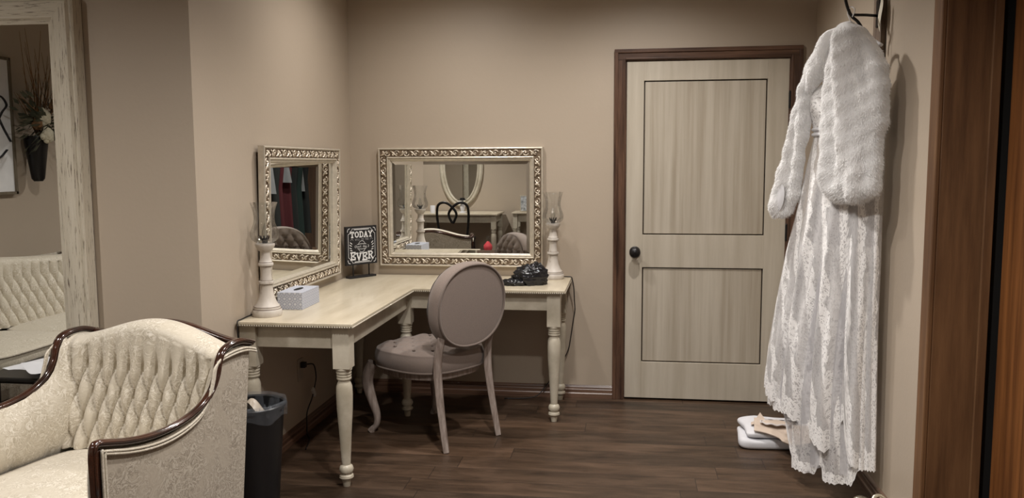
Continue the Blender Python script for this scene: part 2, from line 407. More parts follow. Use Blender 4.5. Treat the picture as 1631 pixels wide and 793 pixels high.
# ------------------------------------------------------------------ room shell
D = 5.0786; XL = -1.7153; XR = 1.066; YN = 3.1665; XW = -4.45; YB = -1.95
struct(MB().box(XW-.1, 1.6, YB-.1, D+.3, -0.05, 0).build('floor', FLOOR))
struct(MB().box(XW-.1, 1.6, YB-.1, D+.3, CEIL, CEIL+.05).build('ceiling', CEILM))
DX0, DX1, DZ1 = -0.018, 0.937, 2.052
struct(MB().box(XL-.1, DX0, D, D+.14, 0, CEIL).box(DX1, XR+.2, D, D+.14, 0, CEIL).box(DX0, DX1, D, D+.14, DZ1, CEIL).build('wall_back', WALL))
struct(MB().box(XL-.12, XL, YN, D, 0, CEIL).build('wall_left', WALL))
struct(MB().box(XW, XL-.12, YN, YN+.12, 0, CEIL).build('wall_nook', WALL))
struct(MB().box(XW-.1, XW, YB, YN+.12, 0, CEIL).build('wall_far_left', WALL))
struct(MB().box(XW, XR+.2, YB-.1, YB, 0, CEIL).build('wall_rear', WALL))
YJ = 3.08; YJ2 = 1.95
struct(MB().box(XR, XR+.28, YJ, D, 0, CEIL).box(XR, XR+.28, YJ2, YJ, 2.40, CEIL).build('wall_right', WALL))
struct(MB().box(XR, XR+.28, YB, YJ2, 0, CEIL).build('wall_right_near', WALL))
# casing round the painted door (two-step moulding)
def casing(x0, x1, ztop, yf, w=0.066):
    mb = MB()
    def ring(a, b, d0, d1):
        mb.box(x0-b, x0-a, yf-d1, yf-d0, 0, ztop+b)
        mb.box(x1+a, x1+b, yf-d1, yf-d0, 0, ztop+b)
    ring(0.0, w, 0, .014); ring(w-.022, w, .014, .022); ring(.004, .014, .014, .019)
    a = struct(mb.build('trim_1', CASING, bevel=.003))
    mb = MB(); mb.box(x0-w, x1+w, yf-.0145, yf, ztop, ztop+w); mb.box(x0-w, x1+w, yf-.0225, yf-.0145, ztop+w-.022, ztop+w)
    mb.box(x0, x1, yf-.0195, yf-.0145, ztop+.004, ztop+.014)
    struct(mb.build('trim_2', CASING_H, bevel=.003))
casing(DX0+.006, DX1-.006, DZ1-.006, D)
struct(MB().box(DX0, DX0+.012, D-.001, D+.14, 0, DZ1).box(DX1-.012, DX1, D-.001, D+.14, 0, DZ1).box(DX0, DX1, D-.001, D+.14, DZ1-.01, DZ1)
       .box(DX0, DX1, D+.10, D+.13, 0, DZ1).build('trim_3', CASING))
# the two-panel door
dl, dr, z0, z1 = -0.004, 0.925, 0.012, 2.040; yf = D-.002
ux0, ux1 = 0.096, 0.805
mb = MB().box(dl, ux0, yf, yf+.04, z0, z1).box(ux1, dr, yf, yf+.04, z0, z1)
for a, b in ((z0, .236), (.818, 1.015), (1.928, z1)): mb.box(ux0, ux1, yf, yf+.04, a, b)
door = struct(mb.build('door_1', DOORP, bevel=.0012))
for a, b in ((.236, .818), (1.015, 1.928)):
    pn = MB().box(ux0+.007, ux1-.007, yf+.009, yf+.03, a+.007, b-.007).build('panel', DOORPAN, door, bevel=.002)
    g = MB().box(ux0, ux1, yf+.020, yf+.034, a, b).build('panel_groove', GLAZE, door)
kn = MB(); kx, kz = .052, .912
def ylathe(mb, prof, cx, cz, y, n=24):
    vs = []
    for d, r in prof:
        for j in range(n):
            a = 2*pi*j/n; vs.append((cx+r*cos(a), y-d, cz+r*sin(a)))
    k = len(prof)
    fs = [(i*n+j, (i+1)*n+j, (i+1)*n+(j+1) % n, i*n+(j+1) % n) for i in range(k-1) for j in range(n)]
    fs.append(tuple((k-1)*n+j for j in range(n)))
    return mb.add(vs, fs)
ylathe(kn, [(0,.033),(.006,.033),(.009,.028),(.012,.013),(.03,.012),(.034,.022),(.042,.030),(.054,.033),(.064,.029),(.072,.018),(.075,.004)], kx, kz, yf)
kn.build('door_knob', IRON, door, smooth=50)
for hz in (.26, 1.03, 1.80):
    MB().tube([(dr+.006, yf-.006, hz-.045), (dr+.006, yf-.006, hz+.045)], .008, 10).ball((dr+.006, yf-.006, hz+.05), .008).build('hinge', IRON, door, smooth=50)
# baseboards
def baseboard(name, p0, p1, nrm):
    prof = [(0,0),(.016,0),(.016,.028),(.012,.034),(.012,.052),(.009,.058),(.009,.066),(.004,.076),(0,.080)]
    p0 = Vector(p0); p1 = Vector(p1); n = Vector(nrm); k = len(prof)
    vs = [p+n*d+Vector((0,0,z)) for p in (p0, p1) for d, z in prof]
    fs = [(i, i+k, (i+1) % k + k, (i+1) % k) for i in range(k)] + [tuple(range(k)), tuple(range(2*k-1, k-1, -1))]
    struct(MB().add(vs, fs).build(name, BASEM))
baseboard('baseboard_back', (XL, D, 0), (-.078, D, 0), (0,-1,0))
baseboard('baseboard_right', (XR, YJ+.06, 0), (XR, D, 0), (-1,0,0))
baseboard('baseboard_left', (XL, YN, 0), (XL, D, 0), (1,0,0))
baseboard('baseboard_nook', (XW, YN, 0), (XL, YN, 0), (0,-1,0))
baseboard('baseboard_rear', (XW, YB, 0), (XR, YB, 0), (0,1,0))
baseboard('baseboard_far_left', (XW, YB, 0), (XW, YN, 0), (1,0,0))
# timber lined opening in the right wall, closed by a pine door
mb = MB().box(XR-.017, XR, YJ-.022, YJ+.056, 0, 2.46).box(XR-.017, XR, YJ2-.056, YJ2+.022, 0, 2.46).box(XR-.017, XR, YJ2, YJ, 2.385, 2.46)
struct(mb.build('trim_4', JAMB, bevel=.004))
JX = 1.242
mb = MB().box(XR, JX, YJ-.022, YJ, 0, 2.40).box(JX-.03, JX, YJ-.034, YJ-.022, 0, 2.40).box(XR, JX, YJ2, YJ2+.022, 0, 2.40).box(XR, JX, YJ2, YJ, 2.385, 2.40)
struct(mb.build('trim_5', JAMB, bevel=.002))
struct(MB().box(1.31, 1.335, YJ2-.02, YJ+.02, 0, 2.40).box(JX, 1.335, YJ-.012, YJ-.001, 0, 2.40).build('gap_shade', BLACKGAP))  # black sheets standing in for shade beside and behind the pine door
d2 = MB()
for i in range(5):
    a = YJ2+.012 + i*(YJ-.05-YJ2)/5; b = YJ2+.008 + (i+1)*(YJ-.05-YJ2)/5
    d2.box(1.272, 1.305, a, b, .012, 2.37)
struct(d2.build('door_2', PINE, bevel=.002))
# second timber casing and dark door further back on the right wall
struct(MB().box(XR-.018, XR, -.42, -.33, 0, 2.15).box(XR-.018, XR, -1.40, -1.31, 0, 2.15).box(XR-.018, XR, -1.40, -.33, 2.06, 2.15).build('trim_7', CASING))
struct(MB().box(XR-.012, XR-.001, -1.31, -.42, .01, 2.06).build('door_3', CASING))
# recessed ceiling lights
for i, (x, y, wt, cone) in enumerate(LAMPS):
    t = thing('ceiling_light', 'round white recessed ceiling light', 'ceiling light', (x, y, CEIL), 0, 'recessed ceiling lights')
    t['label'] = ['recessed ceiling light above the mirrored vanity corner', 'recessed ceiling light in front of the painted cream door', 'recessed ceiling light in front of the vanity chair',
                  'recessed ceiling light beside the pine closet door', 'recessed ceiling light over the big white framed mirror',
                  'recessed ceiling light near the oval mirror table', 'recessed ceiling light nearest the rear of the room'][i]
    MB().lathe([(-.001,.062),(-.008,.066),(-.008,.090),(-.001,.095)], 32, cap=False).build('trim_ring', CEILM, t, smooth=40)
    MB().lathe([(-.003,.001),(-.003,.062)], 24, cap=False).build('lens', CLIT, t)
    ld = bpy.data.lights.new('ceiling_lamp', 'SPOT'); ld.energy = wt*4; ld.spot_size = R(cone); ld.spot_blend = 0.9
    ld.color = LAMP_COLOR; ld.shadow_soft_size = 0.045
    lo = bpy.data.objects.new('ceiling_lamp', ld); COL.objects.link(lo); lo.parent = t; lo.location = (0, 0, -.03)

# ------------------------------------------------------------------ vanity table (L shaped)
ZT = .754; XWG = -1.1757; YF = 3.4506; XE = -.3285; YI = 4.5132
TL = (-1.25, 4.55, 0)
LEGP = [(0,.016),(.012,.0175),(.03,.020),(.034,.027),(.042,.033),(.052,.031),(.058,.023),(.062,.023),(.068,.030),(.080,.033),(.094,.028),(.100,.020),(.14,.022),(.25,.028),(.36,.0355),(.42,.037),(.46,.0355),(.476,.030),(.482,.027),
        (.490,.027),(.494,.033),(.500,.033),(.503,.028),(.507,.033),(.513,.033),(.516,.028),(.520,.034),(.527,.034),(.530,.030),(.536,.037),(.545,.037)]
def turned_leg(mb, x, y, ztop=.73, hw=.037, zb=.545, s=1.0):
    mb.lathe([(z, r*s) for z, r in LEGP], 24, (x, y, 0)); mb.box(x-hw, x+hw, y-hw, y+hw, zb, ztop)
vt = thing('vanity_table', 'antique cream L-shaped vanity table with turned legs in the corner', 'table', TL)
W_ = .008
top = [(XL+W_, YF), (XWG, YF), (XWG, YI), (XE, YI), (XE, D-W_), (XL+W_, D-W_)]
MB().prism(top, ZT-.014, ZT).build('tabletop', CREAMTOP, vt, bevel=.003, off=TL)
ins = .008
lip = [(XL+W_, YF+ins), (XWG-ins, YF+ins), (XWG-ins, YI+ins), (XE-ins, YI+ins), (XE-ins, D-W_), (XL+W_, D-W_)]
MB().prism(lip, ZT-.024, ZT-.014).build('top_moulding', CREAM, vt, off=TL, bevel=.003)
bd = MB()
def beads(a, b):
    a = Vector(a); b = Vector(b); n = int((b-a).length/.011)
    for i in range(n+1):
        p = a.lerp(b, i/n); bd.ball(p, (.0052, .0052, .0045), 6, 4)
zz = ZT-.017
beads((XL+.012, YF+.003, zz), (XWG-.002, YF+.003, zz)); beads((XWG-.002, YF+.003, zz), (XWG-.002, YI+.003, zz))
beads((XWG, YI+.003, zz), (XE-.002, YI+.003, zz)); beads((XE-.002, YI+.003, zz), (XE-.002, D-.014, zz))
bd.build('beaded_edge', CREAM, vt, smooth=180, off=TL)
ai = .05; at = .022; za0, za1 = .632, ZT-.024
def apron(x0, x1, y0, y1):
    mb = MB().box(x0, x1, y0, y1, za0, za1)
    mb.build('apron', CREAM, vt, bevel=.002, off=TL)
apron(XL+.03, XWG-ai, YF+ai, YF+ai+at)
apron(XWG-ai-at, XWG-ai, YF+ai+at, YI+ai+at)
apron(XWG-ai, XE-ai, YI+ai, YI+ai+at)
apron(XE-ai-at, XE-ai, YI+ai+at, D-.03)
for x, y in ((-1.2415, 3.517), (-1.2415, 4.579), (-.394, 4.579), (-.394, 5.02), (-1.672, 3.517), (-1.672, 5.02)):
    mb = MB(); turned_leg(mb, x, y); mb.build('leg', CREAM, vt, smooth=35, off=TL)

# ------------------------------------------------------------------ ornate framed mirrors
def scroll(mb, P, s0, t0, L, W, flip):
    """one acanthus C-scroll of length L across band width W; P maps (s,t,h) to 3-D"""
    f = -1 if flip else 1
    pts = []; rs = []
    for i in range(24):
        a = i/23; ang = a*2.1*pi + .3; r = (1-a)**.8*W*.46+.0012
        pts.append(P(s0+L*.60+cos(ang)*r*1.05, t0+f*sin(ang)*r, .0045)); rs.append(.0042*(1-.45*a))
    mb.tube(pts, rs, 6)
    pts = [P(s0+L*(-.05+.72*a), t0+f*W*(.38*cos(a*pi*1.0)), .004+.003*sin(a*pi)) for a in [i/9 for i in range(10)]]
    mb.tube(pts, [.0018+.0034*sin(pi*min(1, .1+i/9)) for i in range(10)], 6)
    for k in range(4):
        a0 = -.9+k*.62
        pts = [P(s0+L*.14+cos(a0)*W*q*.9, t0+f*(-.06*W+sin(a0)*W*q), .003+.004*sin(q*5)) for q in (0.02, .14, .27, .40, .47)]
        mb.tube(pts, [.0018, .0042, .0050, .0034, .001], 5)
    mb.ball(P(s0+L*.60, t0, .006), .0055, 8, 6)
def ornate_mirror(label, loc, rotz, tilt, W=1.027, H=.733, fw=.083):
    t = thing('wall_mirror', label, 'mirror', loc, rotz, 'matching ornate framed mirrors', tilt)
    del t['group']
    x0, x1 = -W/2, W/2
    # local: x along the wall, z up, -y towards the room, y=0 back of the frame
    def ring(prof, name, mat):
        vs = []; k = len(prof)
        for d, h in prof:
            vs += [(x0+d, -h, d), (x1-d, -h, d), (x1-d, -h, H-d), (x0+d, -h, H-d)]
        fs = [(i*4+j, (i+1)*4+j, (i+1)*4+(j+1) % 4, i*4+(j+1) % 4) for i in range(k-1) for j in range(4)]
        return MB().add([v for v in vs], fs).build(name, mat, t, fixn=False)
    ring([(0,0),(0,.026),(.002,.031),(.006,.033),(.010,.031),(.012,.026)], 'outer_rail', CHAMPL)
    ring([(.012,.026),(.016,.023),(.034,.0255),(.052,.023),(.055,.026)], 'carved_bed', BRONZE)
    ring([(.055,.026),(.057,.032),(.061,.034),(.064,.031),(.066,.026),(.069,.026),(.071,.029),(.075,.027),(.078,.020),(fw,.016),(fw,.010)], 'inner_rail', CHAMPL)
    o = MB(); bw = .036; tc = .034
    def side(Pm, length):
        n = max(2, round(length/.062)); L = length/n
        for i in range(n): scroll(o, Pm, i*L, tc, L, bw, i % 2)
    side(lambda s, q, h: (x0+.02+s, -(.023+h), H-q), W-.04)
    side(lambda s, q, h: (x0+.02+s, -(.023+h), q), W-.04)
    side(lambda s, q, h: (x0+q, -(.023+h), .05+s), H-.10)
    side(lambda s, q, h: (x1-q, -(.023+h), .05+s), H-.10)
    o.build('carved_scrolls', CHAMP, t, smooth=180)
    bvl = .024; a = fw-.004
    q0 = [(x0+a, -.0098, a), (x1-a, -.0098, a), (x1-a, -.0098, H-a), (x0+a, -.0098, H-a)]
    q1 = [(x0+a+bvl, -.0110, a+bvl), (x1-a-bvl, -.0110, a+bvl), (x1-a-bvl, -.0110, H-a-bvl), (x0+a+bvl, -.0110, H-a-bvl)]
    MB().add(q0+q1, [(4,5,6,7)] + [(j, (j+1) % 4, 4+(j+1) % 4, 4+j) for j in range(4)]).build('mirror_glass', MIRROR, t)
    MB().box(x0+.006, x1-.006, -.006, -.0005, .006, H-.006).build('backing_board', BRONZE, t)
    return t
ornate_mirror('champagne framed mirror with ornamental scrolls, on the back wall behind the oval-back chair', (-1.0155, D-.002, .811), 0.0, 0)
ornate_mirror('champagne framed mirror with ornamental scrolls, on the left wall behind the tissue box', (-1.7085, 4.226, .8005), R(90-.3), .018)

# ------------------------------------------------------------------ hurricane lamps
COLP = [(0,.064),(.006,.067),(.026,.067),(.032,.063),(.036,.060),(.042,.060),(.048,.055),(.060,.046),(.085,.036),(.115,.030),(.142,.0275),(.146,.029),(.149,.0345),(.155,.0355),(.161,.034),(.164,.027),(.175,.0245),(.205,.0225),(.228,.0265),(.232,.0335),
        (.238,.035),(.244,.0335),(.248,.029),(.262,.0245),(.285,.0205),(.296,.023),(.303,.032),(.312,.0375),(.322,.043),(.329,.0445),(.333,.043),(.334,.030)]
SHP = [(.334,.020),(.336,.030),(.342,.046),(.352,.058),(.368,.064),(.385,.0635),(.405,.056),(.430,.047),(.455,.0455),(.480,.049),(.505,.056),(.520,.061)]
def hurricane(label, loc, rz, cordlabel, cordpts):
    t = thing('hurricane_lamp', label, 'lamp', loc, rz)
    MB().lathe(COLP, 40).build('candlestick', LAMPP, t, smooth=35)
    for gz, gr in ((.044, .0585), (.1465, .0305), (.1635, .0290), (.2290, .0285), (.2470, .0305), (.0335, .0625)):
        MB().tube([(gr*cos(2*pi*i/32), gr*sin(2*pi*i/32), gz) for i in range(32)], .0014, 6, True).build('worn_groove', GROOVE, t, smooth=180)
    MB().lathe(SHP, 40, cap=False).build('glass_shade', GLASS, t, smooth=180)
    mb = MB().lathe([(.334,.012),(.345,.013),(.352,.018),(.356,.014),(.358,.008)], 16)
    for k in range(9):
        a = 2*pi*k/9
        mb.tube([(cos(a)*.012, sin(a)*.012, .346), (cos(a)*.020, sin(a)*.020, .360), (cos(a)*.023, sin(a)*.023, .370)], [.003,.0025,.0008], 5)
    mb.build('bulb_holder', IRON, t, smooth=60)
    MB().lathe([(.356,.006),(.364,.010),(.380,.0125),(.398,.009),(.416,.004),(.426,.0008)], 16).build('bulb', GLASS, t, smooth=180)
    c = MB().tube(catmull(cordpts, 6), .0032, 8).build('lamp_cord', CORDM, None, smooth=180)
    c.location = loc; tag(c, 'thin black cord hanging off the %s' % cordlabel, 'cord')
hurricane('distressed white hurricane lamp beside the tissue box on the left end', (-1.634, 3.612, ZT), 0, 'front left corner of the vanity table by the armchair',
          [(-.05, .03, .012), (-.066, .0, .006), (-.0665, -.06, .0055), (-.0655, -.13, .004), (-.064, -.166, .003), (-.064, -.172, -.02), (-.066, -.165, -.06), (-.070, -.13, -.2), (-.072, -.10, -.45), (-.072, -.06, -.70), (-.055, .0, -.735)])
hurricane('distressed white hurricane lamp on the right end near the door', (-.436, 4.985, ZT), 0, 'right end of the vanity table near the door',
          [(.06, .02, .010), (.085, .045, .006), (.107, .05, .004), (.113, .05, -.01), (.122, .055, -.06), (.125, .07, -.14), (.128, .075, -.20), (.118, .078, -.27), (.105, .079, -.36), (.085, .079, -.46), (.03, .079, -.56), (-.05, .065, -.68), (-.12, .02, -.74), (-.3, .0, -.7495)])
# small dark smudge-like chips on lamp bases belong to the paint itself

# ------------------------------------------------------------------ tissue box
t = thing('tissue_box', 'blue grey scallop-print tissue box in front of the left mirror', 'tissue box', (-1.592, 3.885, ZT), R(1))
MB().box(-.062, .062, -.117, .117, 0, .083).build('carton', TISSUE, t, bevel=.0015)
MB().prism([(.010*cos(a)*1.6, .052*sin(a)) for a in [2*pi*i/20 for i in range(20)]], .0832, .0840).build('slot', BLACKGAP, t)

# ------------------------------------------------------------------ sign TODAY / EVER
sa = R(90-35)      # local x runs along (sin35, cos35)
t = thing('table_sign', 'square black lettered sign on a stand between the two mirrors', 'sign', (-1.612, 4.925, ZT), sa)
SW, SH, SB = .232, .236, .080
MB().box(-.100, .100, -.022, .022, 0, .012).build('stand_base', SIGNB, t, bevel=.002)
for sx in (-.06, .06): MB().box(sx-.003, sx+.003, -.003, .003, .012, SB+.02).build('stand_post', IRON, t)
bd_ = MB().box(-SW/2, SW/2, -.012, .008, SB, SB+SH).build('board', SIGNB, t, bevel=.0015)
GL = {'T': [((0,1),(1,1)),((.5,1),(.5,0)),((.28,0),(.72,0)),((0,1),(0,.78)),((1,1),(1,.78))],
      'O': [((.5,1),(.14,.85),(.0,.5),(.14,.15),(.5,0),(.86,.15),(1,.5),(.86,.85),(.5,1))],
      'D': [((.15,0),(.15,1)),((0,1),(.55,1),(.9,.82),(1,.5),(.9,.18),(.55,0),(0,0))],
      'A': [((.08,0),(.5,1),(.92,0)),((.26,.34),(.74,.34)),((-.06,0),(.24,0)),((.76,0),(1.06,0))],
      'Y': [((.05,1),(.5,.48),(.95,1)),((.5,.48),(.5,0)),((.28,0),(.72,0)),((-.08,1),(.2,1)),((.8,1),(1.08,1))],
      'E': [((.15,0),(.15,1)),((0,1),(1,1),(1,.76)),((.15,.5),(.7,.5)),((0,0),(1,0),(1,.24)),((.7,.62),(.7,.38))],
      'V': [((.06,1),(.5,0),(.94,1)),((-.08,1),(.24,1)),((.76,1),(1.08,1))],
      'R': [((.15,0),(.15,1)),((0,1),(.7,1),(.95,.78),(.7,.52),(.15,.52)),((.55,.52),(.95,0),(1.08,0)),((0,0),(.34,0))],
      'W': [((0,1),(.25,0),(.5,.7),(.75,0),(1,1))], 'I': [((.5,0),(.5,1))], 'L': [((.1,1),(.1,0),(.9,0))],
      'B': [((.1,0),(.1,1),(.7,1),(.85,.75),(.7,.52),(.1,.52)),((.7,.52),(.95,.25),(.7,0),(.1,0))], 'H': [((.1,0),(.1,1)),((.9,0),(.9,1)),((.1,.5),(.9,.5))],
      'b': [((.15,1.3),(.15,0),(.7,0),(.85,.35),(.6,.65),(.15,.5))], 'e': [((.1,.35),(.85,.4),(.6,.7),(.2,.55),(.15,.15),(.5,0),(.9,.1))],
      's': [((.8,.6),(.4,.7),(.3,.5),(.75,.25),(.5,0),(.1,.05))], 't': [((.45,1.1),(.4,.1),(.8,0)),((.1,.7),(.8,.75))],
      'd': [((.85,1.3),(.85,0)),((.85,.5),(.4,.65),(.1,.35),(.35,0),(.85,.1))], 'a': [((.8,.6),(.3,.65),(.1,.3),(.35,0),(.8,.15)),((.8,.65),(.85,0))],
      'y': [((.1,.65),(.3,.05),(.8,.1)),((.85,.65),(.7,-.4),(.2,-.45))]}
def strokes(mb, ch, x, z, wd, ht, th, y, dx=0, rot=0):
    for pl in GL[ch]:
        pts = [(x+a*wd+b*ht*dx, y, z+b*ht+(x+a*wd)*rot) for a, b in pl]
        for p, q in zip(pts, pts[1:]):
            p = Vector(p); q = Vector(q); d = q-p; L = d.length
            if L < 1e-6: continue
            d.normalize(); n = Vector((-d.z, 0, d.x)); e = d*th*.45
            mb.add([p-e-n*th/2, q+e-n*th/2, q+e+n*th/2, p-e+n*th/2], [(0,1,2,3)])
ly = -.0126
mb = MB(); cz = SB+SH/2
for i, c in enumerate('TODAY'): strokes(mb, c, -.082+i*.034, cz+.052, .024, .032, .0072, ly)
for i, c in enumerate('EVER'): strokes(mb, c, -.083+i*.044, cz-.088+(.006*abs(i-1.5)-.004), .031, .042, .0088, ly)
def line(mb, pts, th=.0022, y=ly):
    for p, q in zip(pts, pts[1:]):
        p = Vector((p[0], y, p[1])); q = Vector((q[0], y, q[1])); d = (q-p).normalized(); n = Vector((-d.z,0,d.x)); e = d*th*.4
        mb.add([p-e-n*th/2, q+e-n*th/2, q+e+n*th/2, p-e+n*th/2], [(0,1,2,3)])
B0 = .100
for sx in (-1, 1):
    for sz in (-1, 1):
        line(mb, [(sx*0, cz+sz*.104), (sx*.070, cz+sz*.104), (sx*.074, cz+sz*.094), (sx*.085, cz+sz*.088), (sx*.090, cz+sz*.076), (sx*.100, cz+sz*.070), (sx*.100, cz)])
        line(mb, [(sx*.088, cz+sz*.106), (sx*.098, cz+sz*.104), (sx*.103, cz+sz*.096), (sx*.105, cz+sz*.086)], .0032)
        line(mb, [(0, cz+sz*.098), (sx*.055, cz+sz*.098)], .0034)
        for k in range(4):      # laurel leaves beside the badge
            a = -.9+k*.6
            if sz == 1: line(mb, [(sx*(.066+.012*cos(a)), cz-.008+.026*sin(a)), (sx*(.078+.012*cos(a)), cz-.002+.030*sin(a))], .0042)
el = lambda rx, rz, n=28: [(rx*cos(2*pi*i/n), cz-.006+rz*sin(2*pi*i/n)) for i in range(n+1)]
line(mb, [(x, z) for x, z in el(.028, .034)]); line(mb, [(x*1.0, z) for x, z in el(.052, .016)], .0026)
mb.build('white_lettering', CHALK, bd_)
mb = MB(); MB_ = MB().box(-.046, .046, ly-.0002, ly, cz-.018, cz+.006)
MB_.build('badge_ground', SIGNB, bd_)
for i, c in enumerate('best'): strokes(mb, c, -.041+i*.0095, cz-.011, .0075, .010, .0016, ly-.0004)
for i, c in enumerate('day'): strokes(mb, c, .007+i*.0105, cz-.011, .0085, .010, .0016, ly-.0004)
mb.build('badge_script', CHALK, bd_)
mb = MB()
for i, c in enumerate('WILL BE THE'):
    if c != ' ': strokes(mb, c, -.048+i*.0092, cz+.032, .0065, .0105, .0018, ly)
for sx in (-1, 1): line(mb, [(sx*.082, cz+.034), (sx*.073, cz+.044), (sx*.064, cz+.034)], .0028)
mb.build('grey_lettering', CHALKG, bd_)

# ------------------------------------------------------------------ black sequinned bundle
def lump(fn_r, c, n=48, m=32, seed=1):
    def f(u, v):
        th = 2*pi*u; ph = pi*(v*.998+.001)
        d = Vector((sin(ph)*cos(th), sin(ph)*sin(th), -cos(ph)))
        r = fn_r(d); return (c[0]+d.x*r[0], c[1]+d.y*r[1], max(0.0, c[2]+d.z*r[2]))
    return f
t = thing('sequin_bag', 'crumpled glossy black sequinned bag beside the right lamp', 'bag', (-.565, 4.72, ZT), R(8))
def rr(d):
    k = 1+.13*sin(7*d.x+3*d.z)*cos(6*d.y+2)+.06*sin(19*d.x+11*d.y)+.05*sin(23*d.z+5)
    return (.098*k, .062*k, (.072+.03*max(0, d.x))*k)
MB().grid(lump(rr, (.02, 0, .040)), 56, 34, True).build('bag_body', SEQ, t, smooth=180)
def rr2(d):
    k = 1+.12*sin(9*d.x+5*d.z+1)*cos(8*d.y)+.07*sin(17*d.z+9*d.x)
    return (.036*k, .040*k, .050*k)
MB().grid(lump(rr2, (.070, .0, .075)), 40, 28, True).build('bag_top', BLKPL, t, smooth=180)
def rr3(d):
    k = 1+.2*sin(13*d.x+5*d.y)*cos(9*d.y)+.05*sin(37*d.x)
    return (.085*k, .055*k, .022*k)
MB().grid(lump(rr3, (-.055, -.012, .016)), 48, 20, True).build('bag_strap', SEQ, t, smooth=180)

# ------------------------------------------------------------------ tufting helper
def tuft(x, z, w, h, d, pw=.55):
    u = x/w+z/(2*h); v = x/w-z/(2*h)
    return d*(abs(sin(pi*u)*sin(pi*v)))**pw

# ------------------------------------------------------------------ vanity chair (oval back)
t = thing('vanity_chair', 'taupe linen oval-back chair with tufted seat at the vanity table', 'chair', (-.800, 4.160, 0), R(55.2))
def seat_outline(a):   # rounded, wider at the front
    c, s = cos(a), sin(a)
    x = .262*(abs(c)**.72)*(1 if c >= 0 else -1); y = .252*(abs(s)**.72)*(1 if s >= 0 else -1)
    x *= 1+.07*(y/.25)
    return x, y+.285
def seat_f(u, v):
    a = 2*pi*u
    if v < .30:
        q = v/.30; k = 1+.035*sin(pi*q); x, y = seat_outline(a)
        return ((x)*k, .285+(y-.285)*k, .385+.085*q)
    q = (v-.30)/.70; r = cos(q*pi/2); x, y = seat_outline(a)
    X = x*r; Y = .285+(y-.285)*r
    dome = .470+.030*sin(q*pi/2)**.8
    wgt = min(1, max(0, (q-.12)/.2))
    return (X, Y, dome + wgt*(tuft(X, Y-.285, .125, .075, .016, .45)-.010))
MB().grid(seat_f, 96, 60, True).build('seat', TAUPE, t, smooth=180)
MB().tube([(*seat_outline(2*pi*i/64), .386) for i in range(64)], .0065, 8, True).build('seat_piping', TAUPED, t, smooth=180)
for i in range(-3, 4):
    for j in range(-3, 4):
        X = .125*i/2; Y = .075*j
        if (i+j) % 2 == 0 and abs(X) < .2 and abs(Y) < .19: MB().ball((X, .285+Y, .490), (.009, .009, .005), 8, 6).build('seat_button', TAUPED, t, smooth=180)
MB().prism([( .93*seat_outline(2*pi*i/40)[0], .285+.93*(seat_outline(2*pi*i/40)[1]-.285)) for i in range(40)], .345, .386).build('seat_frame', WEATH, t, bevel=.004)
# back: local y tilts backwards with height
rake = lambda z: .030-.075*(z-.45) if z > .45 else .030
BC = .728; BRX, BRZ = .244, .221
def back_pt(r, a, y):
    x = BRX*r*cos(a); z = BC+BRZ*r*sin(a); return x, z
SQ = lambda a: 1+.035*abs(sin(2*a))**1.5
def back_outer(u, v):      # flat rear + rounded rim
    a = 2*pi*u
    if v < .5:
        r = v/.5*.93; x = BRX*r*SQ(a)*cos(a); z = BC+BRZ*r*SQ(a)*sin(a); return (x, rake(z)-.042-.006*(1-r*r), z)
    q = (v-.5)/.5; th = q*pi
    r = .93+.075*sin(th); x = BRX*r*SQ(a)*cos(a); z = BC+BRZ*r*SQ(a)*sin(a)
    return (x, rake(z)-.042+(.080)*(1-cos(th))/2, z)
MB().grid(back_outer, 72, 34, True, flip=True).build('backrest', TAUPE, t, smooth=180)
def back_front(u, v):
    a = 2*pi*u; r = (1-v)*.95; x = BRX*r*SQ(a)*cos(a); z = BC+BRZ*r*SQ(a)*sin(a)
    w_ = min(1, (1-r)/.25)
    return (x, rake(z)+.036+.020*sqrt(max(0, 1-r*r))+w_*(tuft(x, z-BC, .085, .062, .030)-.008), z)
MB().grid(back_front, 96, 56, True, flip=True).build('tufted_front', TAUPE, t, smooth=180)
for i in range(-6, 7):
    for j in range(-4, 5):
        X = .085*i/2; Z = .062*j
        if (i+j) % 2 == 0 and (X/.19)**2+(Z/.165)**2 < 1: MB().ball((X, rake(BC+Z)+.052, BC+Z), (.008, .005, .008), 8, 6).build('back_button', TAUPED, t, smooth=180)
for yy, nm in ((-.046, 'rear_piping'),):
    MB().tube([(BRX*.945*SQ(2*pi*i/72)*cos(2*pi*i/72), rake(BC+BRZ*.945*sin(2*pi*i/72))+yy, BC+BRZ*.945*SQ(2*pi*i/72)*sin(2*pi*i/72)) for i in range(72)], .006, 8, True).build(nm, TAUPED, t, smooth=180)
for sx in (-1, 1):
    pts = catmull([(sx*.190, -.030, .0), (sx*.186, .0, .14), (sx*.182, .025, .28), (sx*.180, .038, .40), (sx*.178, .030, .50), (sx*.176, .008, .585)], 5)
    k = len(pts)
    MB().tube(pts, [(.0185+.0075*min(1, i/(k*.55))) for i in range(k)], 4, sq=(1.15, 1.0)).build('leg', WEATH, t, bevel=.004)
    pts = catmull([(sx*.222, .505, .385), (sx*.236, .528, .33), (sx*.238, .535, .27), (sx*.226, .515, .18), (sx*.212, .495, .10), (sx*.212, .500, .045), (sx*.222, .520, .018), (sx*.226, .528, .004)], 5)
    k = len(pts)
    rs = [lerp([(0,.030),(.2,.032),(.35,.029),(.6,.019),(.78,.0145),(.9,.018),(1,.021)], i/(k-1)) for i in range(k)]
    MB().tube(pts, rs, 12).build('leg', WEATH, t, smooth=60)

